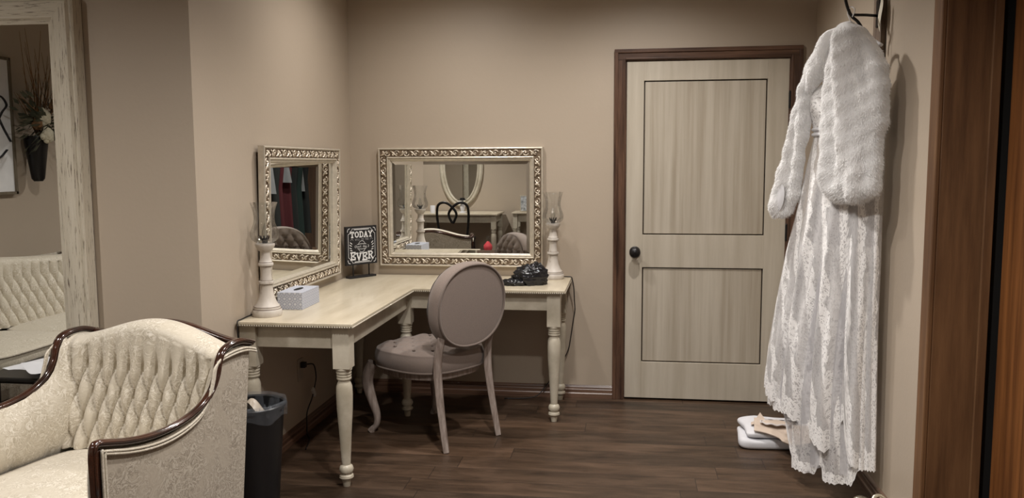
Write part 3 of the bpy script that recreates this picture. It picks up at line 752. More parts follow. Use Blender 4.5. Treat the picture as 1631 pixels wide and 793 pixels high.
# ------------------------------------------------------------------ cords and outlets
t = thing('wall_outlet', 'beige outlet on the left wall under the vanity table', 'outlet', (XL, 4.17, .30))
MB().box(0, .006, -.036, .036, 0, .118).build('outlet_cover', OUTM, t, bevel=.002)
MB().box(.006, .034, -.012, .018, .070, .100).build('plug', CORDM, t, bevel=.004)
t = thing('power_cord', 'black power cord with white tag hanging from the outlet', 'cord', (XL+.03, 4.2, 0))
MB().tube(catmull([(.005, -.012, .385), (.02, .04, .37), (.018, .075, .30), (.012, .07, .25), (.008, .035, .19), (.004, -.03, .13), (.004, -.04, .07), (.004, -.04, .012), (.04, -.10, .005), (.08, -.25, .005)], 7), .0035, 8).build('cable', CORDM, t, smooth=180)
MB().obox((.012, .052, .215), (.012, .022, .055), Matrix.Rotation(.6, 3, 'X')).build('white_tag', TAGM, t, bevel=.002)

# ------------------------------------------------------------------ waste bin
t = thing('waste_bin', 'black plastic waste bin with clear liner beside the armchair', 'bin', (-1.572, 3.295, 0))
def bin_f(u, v):
    a = 2*pi*u; r0 = lerp([(0,.100),(1,.132)], v); c, s = cos(a), sin(a)
    return (r0*c, r0*s, .43*v)
mb = MB().grid(bin_f, 40, 12, True)
mb.lathe([(0,.100),(.002,.001)], 40, cap=False)
mb.lathe([(.422,.132),(.422,.139),(.432,.141),(.436,.137),(.430,.129),(.28,.116),(.02,.096),(.016,.001)], 40, cap=False)
mb.build('bin_body', BINM, t, smooth=40)
def lin(u, v):
    a = 2*pi*u
    wv = .004*sin(9*a+1)+.003*sin(17*a)
    p = lerp([(0,.35),(.35,.443),(.5,.450),(.62,.442),(1,.382)], v); r = lerp([(0,.116),(.35,.131),(.5,.139),(.62,.145),(1,.143)], v)
    p += (.012*sin(5*a+2) if v > .8 else 0)
    return ((r+wv)*cos(a), (r+wv)*sin(a), p)
MB().grid(lin, 72, 20, True).build('bin_liner', LINER, t, smooth=180)
def crump(u, v):
    a = 2*pi*u; r = .118*v
    return (r*cos(a), r*sin(a), .372+.028*sin(9*r*40+a*3)*cos(a*5+v*9)+.02*sin(a*11))
MB().grid(crump, 60, 16, True).build('liner_folds', LINER, t, smooth=180)
MB().grid(lambda u, v: (-.05+.11*u, -.03+.07*v, (.398+.03*sin(5*u)+.02*cos(7*v))), 12, 8).build('crumpled_tissue', OUTM, t, smooth=180)

# ------------------------------------------------------------------ tufted armchair and sofa
RAILP = [(-.015,.797),(.03,.812),(.07,.816),(.115,.812),(.15,.797),(.172,.765),(.184,.725),(.203,.690),(.228,.663),(.27,.637),(.33,.618),(.40,.607),(.47,.605),(.54,.611),(.61,.624),(.67,.640),(.705,.648),(.722,.640)]
def railz(y): return lerp(RAILP, y)
def upholstered(name, label, cat, loc, rz, W, tw=.063, seats=1, group=None, WOOD=None):
    MAHOG = WOOD or globals()['MAHOG']
    t = thing(name, label, cat, loc, rz, group)
    hw = W/2
    crest = lambda x: .798 + .070*(.5+.5*cos(pi*min(1, abs(x)/hw)))
    zs = .40
    xi = hw-.02
    def by(x, z):   # inner back surface
        q = (z-zs)/(.80-zs); e = (abs(x)/xi)
        return .175-.075*q + .05*e**6
    def fb(u, v):
        x = -xi+2*xi*u; zc = crest(x)
        if v < .82:
            z = zs+(zc-.035-zs)*(v/.82)
            d = .034
            lat = tuft(x, z-.515, tw, .095, d, .36)
            u_ = (x/tw+(z-.515)/.19); v_ = (x/tw-(z-.515)/.19)
            du, dv = u_-round(u_), v_-round(v_)
            lat -= .022*math.exp(-(du*du+dv*dv)/.009)
            wl = lat if z < .705 else d*abs(sin(pi*x/tw))**.72
            if .705 <= z: wl -= .022*math.exp(-((x/tw-round(x/tw))**2*2+((z-.705)/.19)**2*2)/.009)
            kt = min(1, max(0, (z-.705)/.10)); kt = kt*kt*(3-2*kt); wl = wl*(1-kt)+(.030+.004*abs(sin(pi*x/tw)))*kt
            ke = min(1, max(0, (xi-.012-abs(x))/.03)); wl *= ke
            return (x, by(x, z)+wl, z)
        q = (v-.82)/.18; a = q*pi*.72
        y0 = by(x, zc-.035)+.030*min(1, max(0, (xi-.012-abs(x))/.03))
        yc = y0-.07
        return (x, yc+.07*cos(a), zc-.035+.042*sin(a))
    nx = int(2*xi/.0042)
    MB().grid(fb, nx, 110, flip=True).build('tufted_back', BROC, t, smooth=180)
    # outside back
    def ob(u, v):
        x = -hw+.004+(2*hw-.008)*u; zc = crest(x)-.012; z = .13+(zc-.13)*v
        return (x, .085-.100*((z-.13)/.67)-.012*sin(pi*u), z)
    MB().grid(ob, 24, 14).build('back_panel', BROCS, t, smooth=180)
    # crest rail of polished wood
    pts = []
    for i in range(61):
        x = -hw-.002+(W+.004)*i/60; pts.append((x, -.012-.006*cos(pi*min(.5, abs(x)/W)), crest(x)-.001-.016*cos(pi*min(.5, abs(x)/W))**.7 if abs(x) < W/2 else crest(x)))
    MB().tube(pts, .0125, 10, sq=(1.0, 1.5)).build('crest_rail', MAHOG, t, smooth=180)
    for sx in (-1, 1):
        pts = catmull([(sx*(hw+.002), y, z) for y, z in RAILP] + [(sx*(hw+.002), .727, .60), (sx*(hw+.002), .727, .50), (sx*(hw+.002), .727, .30), (sx*(hw+.002), .722, .14)], 4)
        MB().tube(pts, [.0138 if p.z > .645 or p.y < .69 else .0125 for p in pts], 12, sq=(.85, 1.0)).build('arm_rail', MAHOG, t, smooth=180)
        g = MB().tube([(p.x+sx*.014, p.y, p.z+.004) for p in pts[:-8]], .0045, 6).build('rail_bead', MAHOG, t, smooth=180)
        # outer side panel
        ys = [.0+.71*i/40 for i in range(41)]
        def side(u, v):
            y = u*.712; z1_ = railz(y)-.018; y = max(y, 0)
            zz = .13+(z1_-.13)*v
            yy = y + (.078*(1-(zz-.13)/.67))*(1-u)
            return (sx*(hw+.004+.008*sin(pi*v)*sin(pi*u)), yy, zz)
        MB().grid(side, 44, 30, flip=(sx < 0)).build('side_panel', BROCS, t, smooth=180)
        for off_ in (.026, .036):
            crv = [(y, z) for y, z in RAILP if y < .69]; pp = []
            for q in range(len(crv)):
                a = crv[max(0, q-1)]; b = crv[min(len(crv)-1, q+1)]
                ty, tz = b[0]-a[0], b[1]-a[1]; l_ = sqrt(ty*ty+tz*tz)
                pp.append((sx*(hw+.013), crv[q][0]+tz/l_*off_*(-1), crv[q][1]-ty/l_*off_))
            pp = [(x_, y_, z_) for x_, y_, z_ in pp if y_ < .727-off_-.02] + [(sx*(hw+.013), .727-off_-.006, .648-off_), (sx*(hw+.013), .727-off_, .640-off_), (sx*(hw+.013), .727-off_, .45), (sx*(hw+.013), .727-off_, .14)]
            MB().tube(catmull(pp, 4), .0045, 6).build('piping', BROC, t, smooth=180)
        # inner arm padding with vertical channels
        def arm(u, v):
            y = .13+.59*u; zt = railz(y)-.004
            z = zs-.02+(zt-zs+.02)*v
            bul = (.014+.046*min(1, max(0, (.715-y)/.06))**.5)*sin(pi*min(1, .10+v*.9))**.7
            ch = .012*(abs(sin(pi*(y-.13)/.150)))**.35 - .012
            return (sx*(hw-.016-bul-ch), y+.0, z)
        MB().grid(arm, 90, 26, flip=(sx > 0)).build('inner_arm', BROC, t, smooth=180)
        # arm front strip
        MB().box(*(sorted((sx*(hw-.012), sx*(hw+.006)))), .690, .724, .14, .630).build('arm_front', MAHOG, t, bevel=.006)
        mb = MB().lathe([(0,.014),(.02,.017),(.10,.026),(.14,.030)], 16, (sx*(hw-.04), .69, 0)); mb.build('leg', MAHOG, t, smooth=50)
        mb = MB().lathe([(0,.016),(.14,.024)], 12, (sx*(hw-.04), .10, 0)); mb.build('leg', MAHOG, t, smooth=50)
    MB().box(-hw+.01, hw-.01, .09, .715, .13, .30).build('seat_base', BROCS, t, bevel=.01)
    n = seats; cw = (2*(hw-.062))/n
    for i in range(n):
        xc = -(hw-.062)+cw*(i+.5)
        def cu(u, v):
            a = 2*pi*u; c, s = cos(a), sin(a); e = .38
            X = (cw/2-.002)*(abs(c)**e)*(1 if c >= 0 else -1); Y = .315*(abs(s)**e)*(1 if s >= 0 else -1)
            if v < .5: q = v/.5; k = .985+.02*sin(pi*q); zz = .305+.085*q
            else: q = (v-.5)/.5; k = cos(q*pi/2)**.8 if q < 1 else 0; zz = .39+.045*(1-k*k)**.8
            if q and v >= .5 and q >= 1: k = 0
            return (xc+X*k, .47+Y*k, zz)
        cs = MB().grid(cu, 80, 34, True).build('seat_cushion', BROC, t, smooth=180)
        pts = []
        for j in range(80):
            a = 2*pi*j/80; c, s = cos(a), sin(a); e = .38
            pts.append((xc+(cw/2)*(abs(c)**e)*(1 if c >= 0 else -1), .47+.317*(abs(s)**e)*(1 if s >= 0 else -1), .388))
        MB().tube(pts, .005, 6, True).build('cushion_piping', BROCS, cs, smooth=180)
    return t
upholstered('armchair', 'cream brocade tufted armchair with mahogany rails in the left foreground', 'armchair', (-1.72, 2.915, 0), R(168.5), .73)
upholstered('sofa', 'cream brocade tufted sofa reflected in the big white framed mirror', 'sofa', (-4.17, 1.80, 0), R(-90), 2.45, .085, 3, None, BROCS)

# ------------------------------------------------------------------ big leaning floor mirror
t = thing('floor_mirror', 'tall leaning mirror in wide crackled white frame behind the armchair', 'mirror', (-2.765, 3.108, .004), 0, None, 0)
FW, FH, fw = 1.19, 2.108, .108
x0, x1 = -FW/2, FW/2
def prof_side(name, mat, horiz):
    prof = [(0,-.055),(0,.0),(.006,.006),(.012,.002),(.016,.002),(.024,.014),(.050,.018),(.078,.010),(.084,.012),(.090,.008),(.094,.003),(fw,.0),(fw,-.008)]
    k = len(prof)
    def add(P0, P1):
        vs = [P0(d, -h) for d, h in prof]+[P1(d, -h) for d, h in prof]
        MB().add(vs, [(i, i+1, i+1+k, i+k) for i in range(k-1)]).build(name, mat, t, smooth=30, fixn=False)
    if horiz:
        add(lambda d, y: (x0+d, y, FH-d), lambda d, y: (x1-d, y, FH-d)); add(lambda d, y: (x1-d, y, d), lambda d, y: (x0+d, y, d))
    else:
        add(lambda d, y: (x1-d, y, FH-d), lambda d, y: (x1-d, y, d)); add(lambda d, y: (x0+d, y, d), lambda d, y: (x0+d, y, FH-d))
prof_side('frame_stile', WHITEW, False); prof_side('frame_rail', WHITEWH, True)
MB().add([(x0+fw-.002, .004, fw), (x1-fw+.002, .004, fw), (x1-fw+.002, .004, FH-fw), (x0+fw-.002, .004, FH-fw)], [(0,1,2,3)]).build('mirror_glass', MIRROR, t)
MB().box(x0+.004, x1-.004, .02, .050, .004, FH-.004).build('backing_board', BRONZE, t)

# ------------------------------------------------------------------ coat hooks board, wedding dress, stole
t = thing('coat_rack_board', 'rustic vertical wood board with black iron coat hook on right wall', 'coat rack', (XR, 3.80, 0))
MB().box(-.022, -.001, -.060, .055, 1.75, 2.45).build('board', RUSTIC, t, bevel=.003)
hk = MB().tube(catmull([(-.174, -.06, 2.18), (-.172, -.06, 2.15), (-.167, -.06, 2.118), (-.155, -.06, 2.08), (-.139, -.06, 2.050), (-.115, -.06, 2.028), (-.098, -.06, 2.0), (-.093, -.06, 1.965)], 6), .0065, 10)
hk.tube([(-.132, -.06, 2.056), (-.08, -.05, 2.056), (-.022, -.02, 2.056)], .006, 10)
hk.box(-.027, -.021, -.045, .0, 2.01, 2.12)
hk.build('iron_hook', IRON, t, smooth=60)
tg = MB().grid(lambda u, v: (-.030-.004*sin(6*v), -.055-.025*sin(pi*v)*(u*2-1) - .02, 1.98+.17*v), 8, 20)
tg.build('lace_tag', PAPER, t, smooth=180)

HX, HY = .965, 3.66
ang = math.atan2(-.8352, .55)       # local x along the hanger, local -y towards the camera
def loft(mb, rows, n, disp=None, umetre=None):
    """rows: (z, xl, xr, thickness, ycentre) top to bottom; closed cross-sections"""
    zs_ = [r[0] for r in rows]
    def ev(z, k):
        pts = sorted([(r[0], r[k]) for r in rows]); return lerp(pts, z)
    return ev
dress = thing('wedding_dress', 'long white lace wedding dress hanging on the right wall', 'dress', (HX, HY, 0), ang)
DROWS = [(1.82, -.125, .10, .05), (1.745, -.250, .12, .075), (1.66, -.262, .13, .085), (1.591, -.235, .12, .080), (1.555, -.228, .118, .078), (1.44, -.262, .128, .085), (1.30, -.300, .130, .09), (1.181, -.330, .130, .095), (1.034, -.372, .132, .10),
         (.884, -.405, .130, .10), (.731, -.435, .130, .105), (.575, -.465, .133, .105), (.42, -.488, .138, .105), (.17, -.498, .146, .10), (.0, -.50, .15, .10)]
def dev(z, k): return lerp(sorted([(r[0], r[k]) for r in DROWS]), z)
def skirt_pt(th, z, pl, inset=0.0, seed=0):
    xl, xr, tk = dev(z, 1)+inset, dev(z, 2)-inset*.3, dev(z, 3)-inset*.5
    cx, hw = (xl+xr)/2, (xr-xl)/2
    g = min(1, max(0, (1.5-z)/.9))
    ru = pl*g*(sin(11*th+seed+.6*sin(3*z+seed))+.45*sin(23*th+2*seed+2*z))
    x = cx+(hw)*cos(th)+ru*.25*cos(th); y = -.02-(tk+ru)*sin(th)
    return x, min(y, .075)
HEM = [(-.50,.385),(-.376,.345),(-.237,.310),(-.16,.285),(-.124,.262),(-.087,.222),(-.03,.205),(-.005,.235),(.02,.33),(.045,.37),(.055,.25),(.07,.185),(.12,.165),(.16,.165)]
def skirt(name, mat, th0, th1, ztop, hemf, nu, nv, pl, inset, seed, ulen=1.5):
    mb = MB(); uv = []
    for j in range(nv):
        v = j/(nv-1)
        for i in range(nu):
            u = i/(nu-1); th = th0+(th1-th0)*u
            xb, _ = skirt_pt(th, .25, pl, inset, seed)
            zb = hemf(xb, th)+.008*abs(sin(34*th+seed))
            z = ztop+(zb-ztop)*v
            x, y = skirt_pt(th, z, pl, inset, seed)
            mb.v.append((x, y, z)); uv.append((u*ulen*(.55+.45*v)+.0+seed, z-zb))
    for j in range(nv-1):
        for i in range(nu-1): a = j*nu+i; mb.f.append((a, a+nu, a+nu+1, a+1))
    mb.uv = uv
    return mb.build(name, mat, dress, smooth=180)
skirt('lace_overskirt', LACE1, -.15, pi+.15, 1.56, lambda x, th: lerp(HEM, x), 240, 130, .022, 0, 0.3)
skirt('lace_train', LACE2, .0, pi, 1.10, lambda x, th: lerp([(-.30,.30),(-.27,.12),(-.226,.07),(-.115,.075),(-.10,.12),(-.06,.13),(-.055,.065),(.074,.085),(.10,.16),(.15,.17)], x), 200, 110, .016, .03, 2.1)
skirt('tulle_layer', TULLE, .05, pi-.05, 1.50, lambda x, th: lerp([(-.42,.42),(-.33,.40),(-.27,.20),(-.2,.10),(.05,.12),(.12,.22)], x), 160, 60, .018, .05, 4.0)
skirt('satin_lining', LINING, .0, 2*pi, 1.60, lambda x, th: lerp([(-.4,.55),(-.1,.50),(.12,.52)], x), 120, 50, .010, .075, 1.0)
# bodice
mb = MB(); uv = []; nu, nv = 90, 40
for j in range(nv):
    v = j/(nv-1); z = 1.55+.27*v
    for i in range(nu):
        th = 2*pi*i/nu; xl, xr, tk = dev(z, 1), dev(z, 2), dev(z, 3)
        cup = .030*math.exp(-((z-1.70)/.05)**2)*(math.exp(-((th-pi*.72)/.35)**2)+math.exp(-((th-pi*.30)/.35)**2))
        x = (xl+xr)/2+(xr-xl)/2*cos(th); y = -.02-(tk+cup)*sin(th)
        mb.v.append((x, min(y, .07), z)); uv.append((i/nu*.8, z))
for j in range(nv-1):
    for i in range(nu): a = j*nu+i; b = j*nu+(i+1) % nu; mb.f.append((a, b, b+nu, a+nu))
mb.uv = uv
mb.build('lace_bodice', LACEB, dress, smooth=180)
mb = MB()
for j in range(2):
    mb.tube([((dev(1.56+.0*j, 1)+dev(1.56, 2))/2+(dev(1.56, 2)-dev(1.56, 1))/2*1.02*cos(2*pi*i/48), min(.074, -.02-.083*sin(2*pi*i/48)), 1.562+.022*j) for i in range(48)], .008, 8, True)
mb.build('beaded_waistband', SATIN, dress, smooth=180)
for sx in (-.17, .06):
    MB().tube([(sx, -.05, 1.78), (sx+.02, -.04, 1.88), (sx*.6, -.02, 1.935)], .006, 6).build('shoulder_strap', SATIN, dress, smooth=180)
t = thing('clothes_hanger', 'white clothes hanger holding the lace dress on the iron hook', 'hanger', (HX, HY, 0), ang)
MB().tube(catmull([(-.075, .0, 2.045), (-.062, 0, 2.072), (-.085, 0, 2.088), (-.10, 0, 2.065), (-.085, 0, 2.03), (-.080, 0, 1.975)], 6), .0022, 8).build('hook_wire', SATIN, t, smooth=180)
MB().tube(catmull([(-.26, 0, 1.90), (-.17, 0, 1.945), (-.08, 0, 1.975), (.0, 0, 1.955), (.08, .0, 1.91)], 6), .007, 8).build('hanger_arms', SATIN, t, smooth=180)

# faux fur stole: two drapes over the hanger
stole = thing('fur_stole', 'fluffy white faux fur stole draped over the hanging lace dress', 'stole', (HX, HY, 0), ang)
def drape(name, left, right, thick, yoff, hairs, seed):
    L_ = sorted([(z, x) for x, z in left]); R_ = sorted([(z, x) for x, z in right])
    z0_, z1_ = min(L_[0][0], R_[0][0]), max(L_[-1][0], R_[-1][0])
    rnd = random.Random(seed)
    def ev(z):
        a, b = lerp(L_, z), lerp(R_, z); 
        e0 = min(1, (z-z0_)/.07); e1 = min(1, (z1_-z)/.05)
        k = sqrt(max(0, 1-(1-e0)**2))*sqrt(max(0.02, 1-(1-e1)**2))
        c = (a+b)/2; h = (b-a)/2
        return c, h*(.55+.45*k), thick*k+.003
    def P(u, v, out=0.0):
        z = z0_+(z1_-z0_)*v; th = 2*pi*u; c, h, tk = ev(z)
        ct, st = cos(th), sin(th)
        x = c+h*(abs(ct)**.8)*(1 if ct >= 0 else -1); y = yoff-tk*(abs(st)**.75)*(1 if st >= 0 else -1)
        n = .0025*sin(61*x+37*z+seed)+.002*sin(83*z-43*x+2*seed)+.003*sin(21*z+30*x)+(.014*sin(38*x+1.6*sin(5*z+seed)+seed)+.006*sin(71*x+2*sin(7*z)))*max(0, st)
        return Vector((x+ct*(n+out), min(y-st*(n+out), .10), z))
    mb = MB().grid(lambda u, v: P(u, v), 90, 110, True)
    mb.f.append(tuple(range(89, -1, -1))); mb.f.append(tuple(109*90+i for i in range(90)))
    body_n = len(mb.v)
    for _ in range(hairs):
        u = rnd.random(); v = rnd.random()
        if .55 < u < .95: u = rnd.random()*.5
        p = P(u, v, -.001); q = P(u, v, .005+.003*rnd.random())
        q.z -= .005+.006*rnd.random(); q.x += (rnd.random()-.5)*.008; q.y += (rnd.random()-.5)*.005
        s = Vector((rnd.random()-.5, rnd.random()-.5, rnd.random()-.5)).normalized()*.0016
        mb.add([p-s, p+s, q], [(0, 1, 2)])
    return mb.build(name, FUR, stole, smooth=180)
drape('left_drape', [(-.024,2.005),(-.089,1.983),(-.154,1.927),(-.221,1.843),(-.253,1.739),(-.292,1.605),(-.328,1.44),(-.370,1.327),(-.394,1.245),(-.386,1.195)],
      [(.026,1.985),(-.030,1.927),(-.085,1.858),(-.135,1.822),(-.190,1.735),(-.211,1.602),(-.234,1.44),(-.254,1.302),(-.280,1.22),(-.325,1.195)], .038, -.10, 15000, 1)
drape('right_drape', [(-.02,2.005),(-.045,1.948),(-.084,1.827),(-.094,1.596),(-.085,1.40),(-.062,1.335),(-.030,1.275)],
      [(.045,1.998),(.082,1.969),(.145,1.898),(.195,1.82),(.216,1.723),(.208,1.605),(.190,1.511),(.196,1.40),(.180,1.32),(.14,1.275)], .058, -.115, 26000, 5)
MB().grid(lambda u, v: (-.325+.036*v*cos(2*pi*u), -.139-.008*(1-v*v), 1.285+.062*v*sin(2*pi*u)+.02*v*cos(2*pi*u)), 24, 8, True).build('satin_lining', SATIN, stole, smooth=180)

# ------------------------------------------------------------------ folded clothes and sandals on the floor
t = thing('folded_trousers', 'folded white cotton garment lying on the floor beneath the dress', 'clothes', (.785, 4.37, 0), R(2))
def fold_layer(h0, th_, L, Wd, sx, seed):
    def f(u, v):
        a = 2*pi*u; c, q = cos(a), sin(a); ph = pi*(v*.994+.003)
        sp = sin(ph)**.14
        X = L/2*(abs(c)**.20)*(1 if c >= 0 else -1)*sp; Y = Wd/2*(abs(q)**.20)*(1 if q >= 0 else -1)*sp
        X += sx+.012*sin(16*Y+seed)*(1 if c < 0 else .3); Y += .006*sin(11*X+seed)
        top = max(0, -cos(ph))*0+max(0, cos(pi-ph))
        z = h0+th_/2-(abs(cos(ph))**.8)*(1 if cos(ph) > 0 else -1)*th_*.5 + (.006*sin(13*X+6*Y+seed)+.003*sin(31*X-17*Y))*max(0, -cos(ph))
        return (X, Y, max(h0*.98+.0005, z))
    return MB().grid(f, 96, 30, True)
fold_layer(0, .056, .40, .28, .0, 0).build('folded_layer', WHITEC, t, smooth=180)
fold_layer(.055, .038, .385, .27, .012, 2).build('folded_layer', WHITEC, t, smooth=180)
t = thing('folded_blouse', 'folded cream satin garment on top of the white folded clothes', 'clothes', (.81, 4.31, .094), R(-8))
mb = MB()
def bl(u, v):
    x = -.15+.32*u; y = -.13+.20*v
    if x < -.02: y = y*(.75+.1*u)
    y -= .07*math.exp(-((x-.03)/.07)**2)*(1-v)
    return (x, y, .006+.010*sin(4*u+2)+.006*cos(7*v+u*3)-.085*max(0, .25-v)*1.0)
mb.grid(bl, 40, 26); b = mb.build('satin_body', BLUSH, t, smooth=180)
s_ = b.modifiers.new('solid', 'SOLIDIFY'); s_.thickness = .008; s_.offset = 1
MB().grid(lambda u, v: (lambda r, a: (-.04+.075*r*cos(a), -.02+.035*r*sin(a), .028+.012*sqrt(max(0, 1-r*r))))(v, 2*pi*u), 30, 8, True).build('padded_cup', BLUSH, t, smooth=180)
MB().tube([(-.04+.078*cos(a), -.02+.038*sin(a), .030+.003*sin(9*a)) for a in [2*pi*i/60 for i in range(60)]], .004, 6, True).build('ruffled_trim', LINING, t, smooth=180)
MB().add([(-.16, .02, .0), (-.075, .035, .0), (-.12, .06, .055), (-.15, .03, .004)], [(0,1,2),(0,2,3)]).grid(lambda u, v: (-.165+.06*u, -.02+.05*v, .008+.006*sin(6*u)), 6, 5).build('collar_flap', BLUSH, t, smooth=60)
def sandal(label, loc, rz, tilt):
    t = thing('sandal', label, 'shoe', loc, rz, 'pair of silver sandals'); del t['group']; t.rotation_euler = (0, tilt, rz)
    def sole(u, v):
        y = -.12+.24*u; w_ = lerp([(0,.018),(.2,.030),(.5,.024),(.8,.038),(.95,.028),(1,.008)], u)
        return (w_*(2*v-1), y, .004+.055*max(0, 1-u*1.7)**1.4)
    b = MB().grid(sole, 30, 7).build('sole', PEWTER, t, smooth=60); m_ = b.modifiers.new('solid', 'SOLIDIFY'); m_.thickness = .006
    MB().lathe([(0,.007),(.03,.008),(.052,.018)], 14, (0, -.095, 0)).build('heel', PEWTER, t, smooth=50)
    for y0, hh in ((.075, .032), (.045, .038)):
        MB().tube([(.036*cos(a), y0, .006+hh*sin(a)) for a in [pi*i/14 for i in range(15)]], .006, 8, sq=(1, 1.8)).build('toe_strap', PEWTER, t, smooth=180)
    MB().tube([(.030*cos(a), -.085+.03*sin(a)*.6, .072+.030*sin(a)) for a in [pi*i/14 for i in range(15)]], .005, 8, sq=(1, 1.6)).build('ankle_strap', PEWTER, t, smooth=180)
    return t
sandal('glittering silver sandal lying on the floor against the right wall', (1.005, 3.50, .0), R(12), 0)
sandal('glittering silver sandal on the floor nearer the room than its mate', (.94, 3.40, 0), R(25), 0)

# ------------------------------------------------------------------ rear of the room, seen in the mirrors
t = thing('console_table', 'cream console table with turned legs reflected below the oval mirror', 'table', (-2.35, -1.58, 0))
tx0, tx1, ty0, ty1 = -.66, .585, -.34, .33
MB().box(tx0, tx1, ty0, ty1, .735, .757).build('tabletop', CREAMTOP, t, bevel=.003)
MB().box(tx0+.05, tx1-.05, ty1-.07, ty1-.05, .63, .735).build('apron', CREAM, t)
MB().box(tx1-.07, tx1-.05, ty0+.03, ty1-.07, .63, .735).build('apron', CREAM, t)
for x, y in ((tx0+.06, ty1-.06), (tx1-.06, ty1-.06), (tx0+.06, ty0+.04), (tx1-.06, ty0+.04)):
    mb = MB(); turned_leg(mb, x, y, .735, .034); mb.build('leg', CREAM, t, smooth=35)
t = thing('oval_mirror', 'oval white framed mirror on the rear wall above the console table', 'mirror', (-2.40, YB, 1.42))
def ov(u, v):
    a = 2*pi*u; prof = [(0,.0),(0,.03),(.02,.045),(.05,.035),(.065,.045),(.085,.03),(.085,.015)]
    i = min(5, int(v*6)); f_ = v*6-i; d = prof[i][0]*(1-f_)+prof[i+1][0]*f_; h = prof[i][1]*(1-f_)+prof[i+1][1]*f_
    return ((.325-d)*cos(a), h, (.60-d)*sin(a))
MB().grid(ov, 72, 25, True).build('oval_frame', CREAM, t, smooth=50)
MB().add([(0, .016, 0)]+[(.245*cos(2*pi*i/72), .016, .52*sin(2*pi*i/72)) for i in range(72)], [(0, 1+(i+1) % 72, 1+i) for i in range(72)]).build('mirror_glass', MIRROR, t)
for sx in (-1, 1):
    MB().tube(catmull([(sx*.30, .03, .16), (sx*.36, .03, .24), (sx*.37, .03, .33), (sx*.44, .03, .37)], 5), [.03]*16, 8, sq=(1, .5)).build('carved_shoulder', CREAM, t, smooth=180)
t = thing('side_table', 'small cream side table holding a framed photograph by the rear wall', 'table', (-1.33, -1.68, 0))
MB().box(-.27, .27, -.24, .20, .745, .765).build('tabletop', CREAMTOP, t, bevel=.003)
MB().box(-.22, .22, .13, .15, .63, .745).build('apron', CREAM, t)
for x in (-.22, .22):
    for y in (-.19, .15):
        mb = MB(); turned_leg(mb, x, y, .745, .03); mb.build('leg', CREAM, t, smooth=35)
t = thing('photo_frame', 'silver framed photograph standing on the small side table', 'picture frame', (-1.435, -1.62, .765), R(180-8))
fr = MB().box(-.062, .062, -.008, .008, 0, .235).build('frame', CHAMPL, t, bevel=.003)
MB().box(-.048, .048, -.011, -.008, .014, .221).build('photograph', PHOTO, t)
# black chair with looped back
t = thing('loop_back_chair', 'black wooden chair with looped ribbon back facing the console table', 'chair', (-2.25, -.62, 0), R(180))
lp = MB().tube(catmull([(-.17, 0, .42), (-.20, -.02, .65), (-.21, -.04, .80), (-.19, -.05, .91), (-.11, -.055, .945), (-.02, -.055, .90), (.05, -.05, .80), (.02, -.045, .70), (-.0, -.04, .68)], 6), .017, 8)
lp.tube(catmull([(.17, 0, .42), (.20, -.02, .65), (.21, -.04, .80), (.19, -.05, .91), (.11, -.055, .945), (.02, -.055, .90), (-.05, -.05, .80), (-.02, -.045, .70), (.0, -.04, .68)], 6), .017, 8)
lp.build('loop_back', IRON, t, smooth=180)
MB().prism([(-.20,0),(.20,0),(.23,.40),(-.23,.40)], .43, .465).build('seat', IRON, t, bevel=.01)
for x, y in ((-.18, .02), (.18, .02), (-.20, .37), (.20, .37)):
    MB().tube([(x, y, .44), (x*1.05, y, 0)], [.02, .014], 8).build('leg', IRON, t, smooth=60)
t = thing('hat', 'black wide-brimmed hat on the console table stand', 'hat', (-2.30, -1.50, .93), 0)
MB().lathe([(0,.0005),(.004,.075),(.008,.072),(.010,.04),(.035,.035),(.042,.001)], 28).build('brim_and_crown', IRON, t, smooth=60)
t = thing('hat_stand', 'white figurine shaped stand under the black hat', 'hat stand', (-2.30, -1.50, .757))
MB().lathe([(0,.05),(.01,.052),(.018,.02),(.05,.03),(.09,.038),(.12,.028),(.14,.012),(.172,.010)], 20).build('stand_body', WHITEC, t, smooth=60)
t = thing('candle_jar', 'small white candle jar at the left of the console table', 'candle', (-2.72, -1.45, .757))
MB().lathe([(0,.034),(.10,.036),(.104,.034),(.098,.03),(.097,.001)], 20).build('jar', WHITEC, t, smooth=40)
t = thing('perfume_vase', 'coral red round-bodied glass vase on the floor by the console leg', 'vase', (-1.86, -1.02, 0))
MB().lathe([(0,.05),(.02,.09),(.10,.10),(.20,.075),(.24,.035),(.26,.045),(.31,.062),(.35,.058),(.39,.02),(.40,.016)], 24).build('vase_body', PINK, t, smooth=60)
MB().lathe([(.40,.015),(.44,.012),(.46,.022),(.47,.02)], 16).build('stopper', GLASS, t, smooth=60)
# wall sign, sconce of flowers, coffee table near the sofa
t = thing('wall_sign', 'white framed wall sign with black script above the sofa', 'sign', (XW, 1.31, 1.26))
MB().box(.002, .022, -.66, .0+.0, 0, .94).build('sign_board', CHALK, t)
fr = MB().box(.002, .035, -.68, -.66, -.02, .96).box(.002, .035, 0, .02, -.02, .96).box(.002, .035, -.68, .02, .94, .96).box(.002, .035, -.68, .02, -.02, 0)
fr.build('sign_frame', OAKF, t)
MB().tube(catmull([(.024, -.60, .30), (.024, -.50, .24), (.024, -.46, .38), (.024, -.56, .55), (.024, -.62, .62), (.024, -.56, .68), (.024, -.50, .62), (.024, -.56, .48), (.024, -.64, .36)], 6), .016, 8, sq=(.3, 1)).build('black_script', SIGNB, t, smooth=180)
t = thing('flower_sconce', 'dark cone wall vase of cream roses and dried twigs beside the sign', 'flower arrangement', (XW+.10, .50, 1.33))
MB().lathe([(0,.030),(.02,.045),(.32,.085),(.335,.082),(.32,.06)], 20).build('cone_vase', IRON, t, smooth=50)
rnd = random.Random(3)
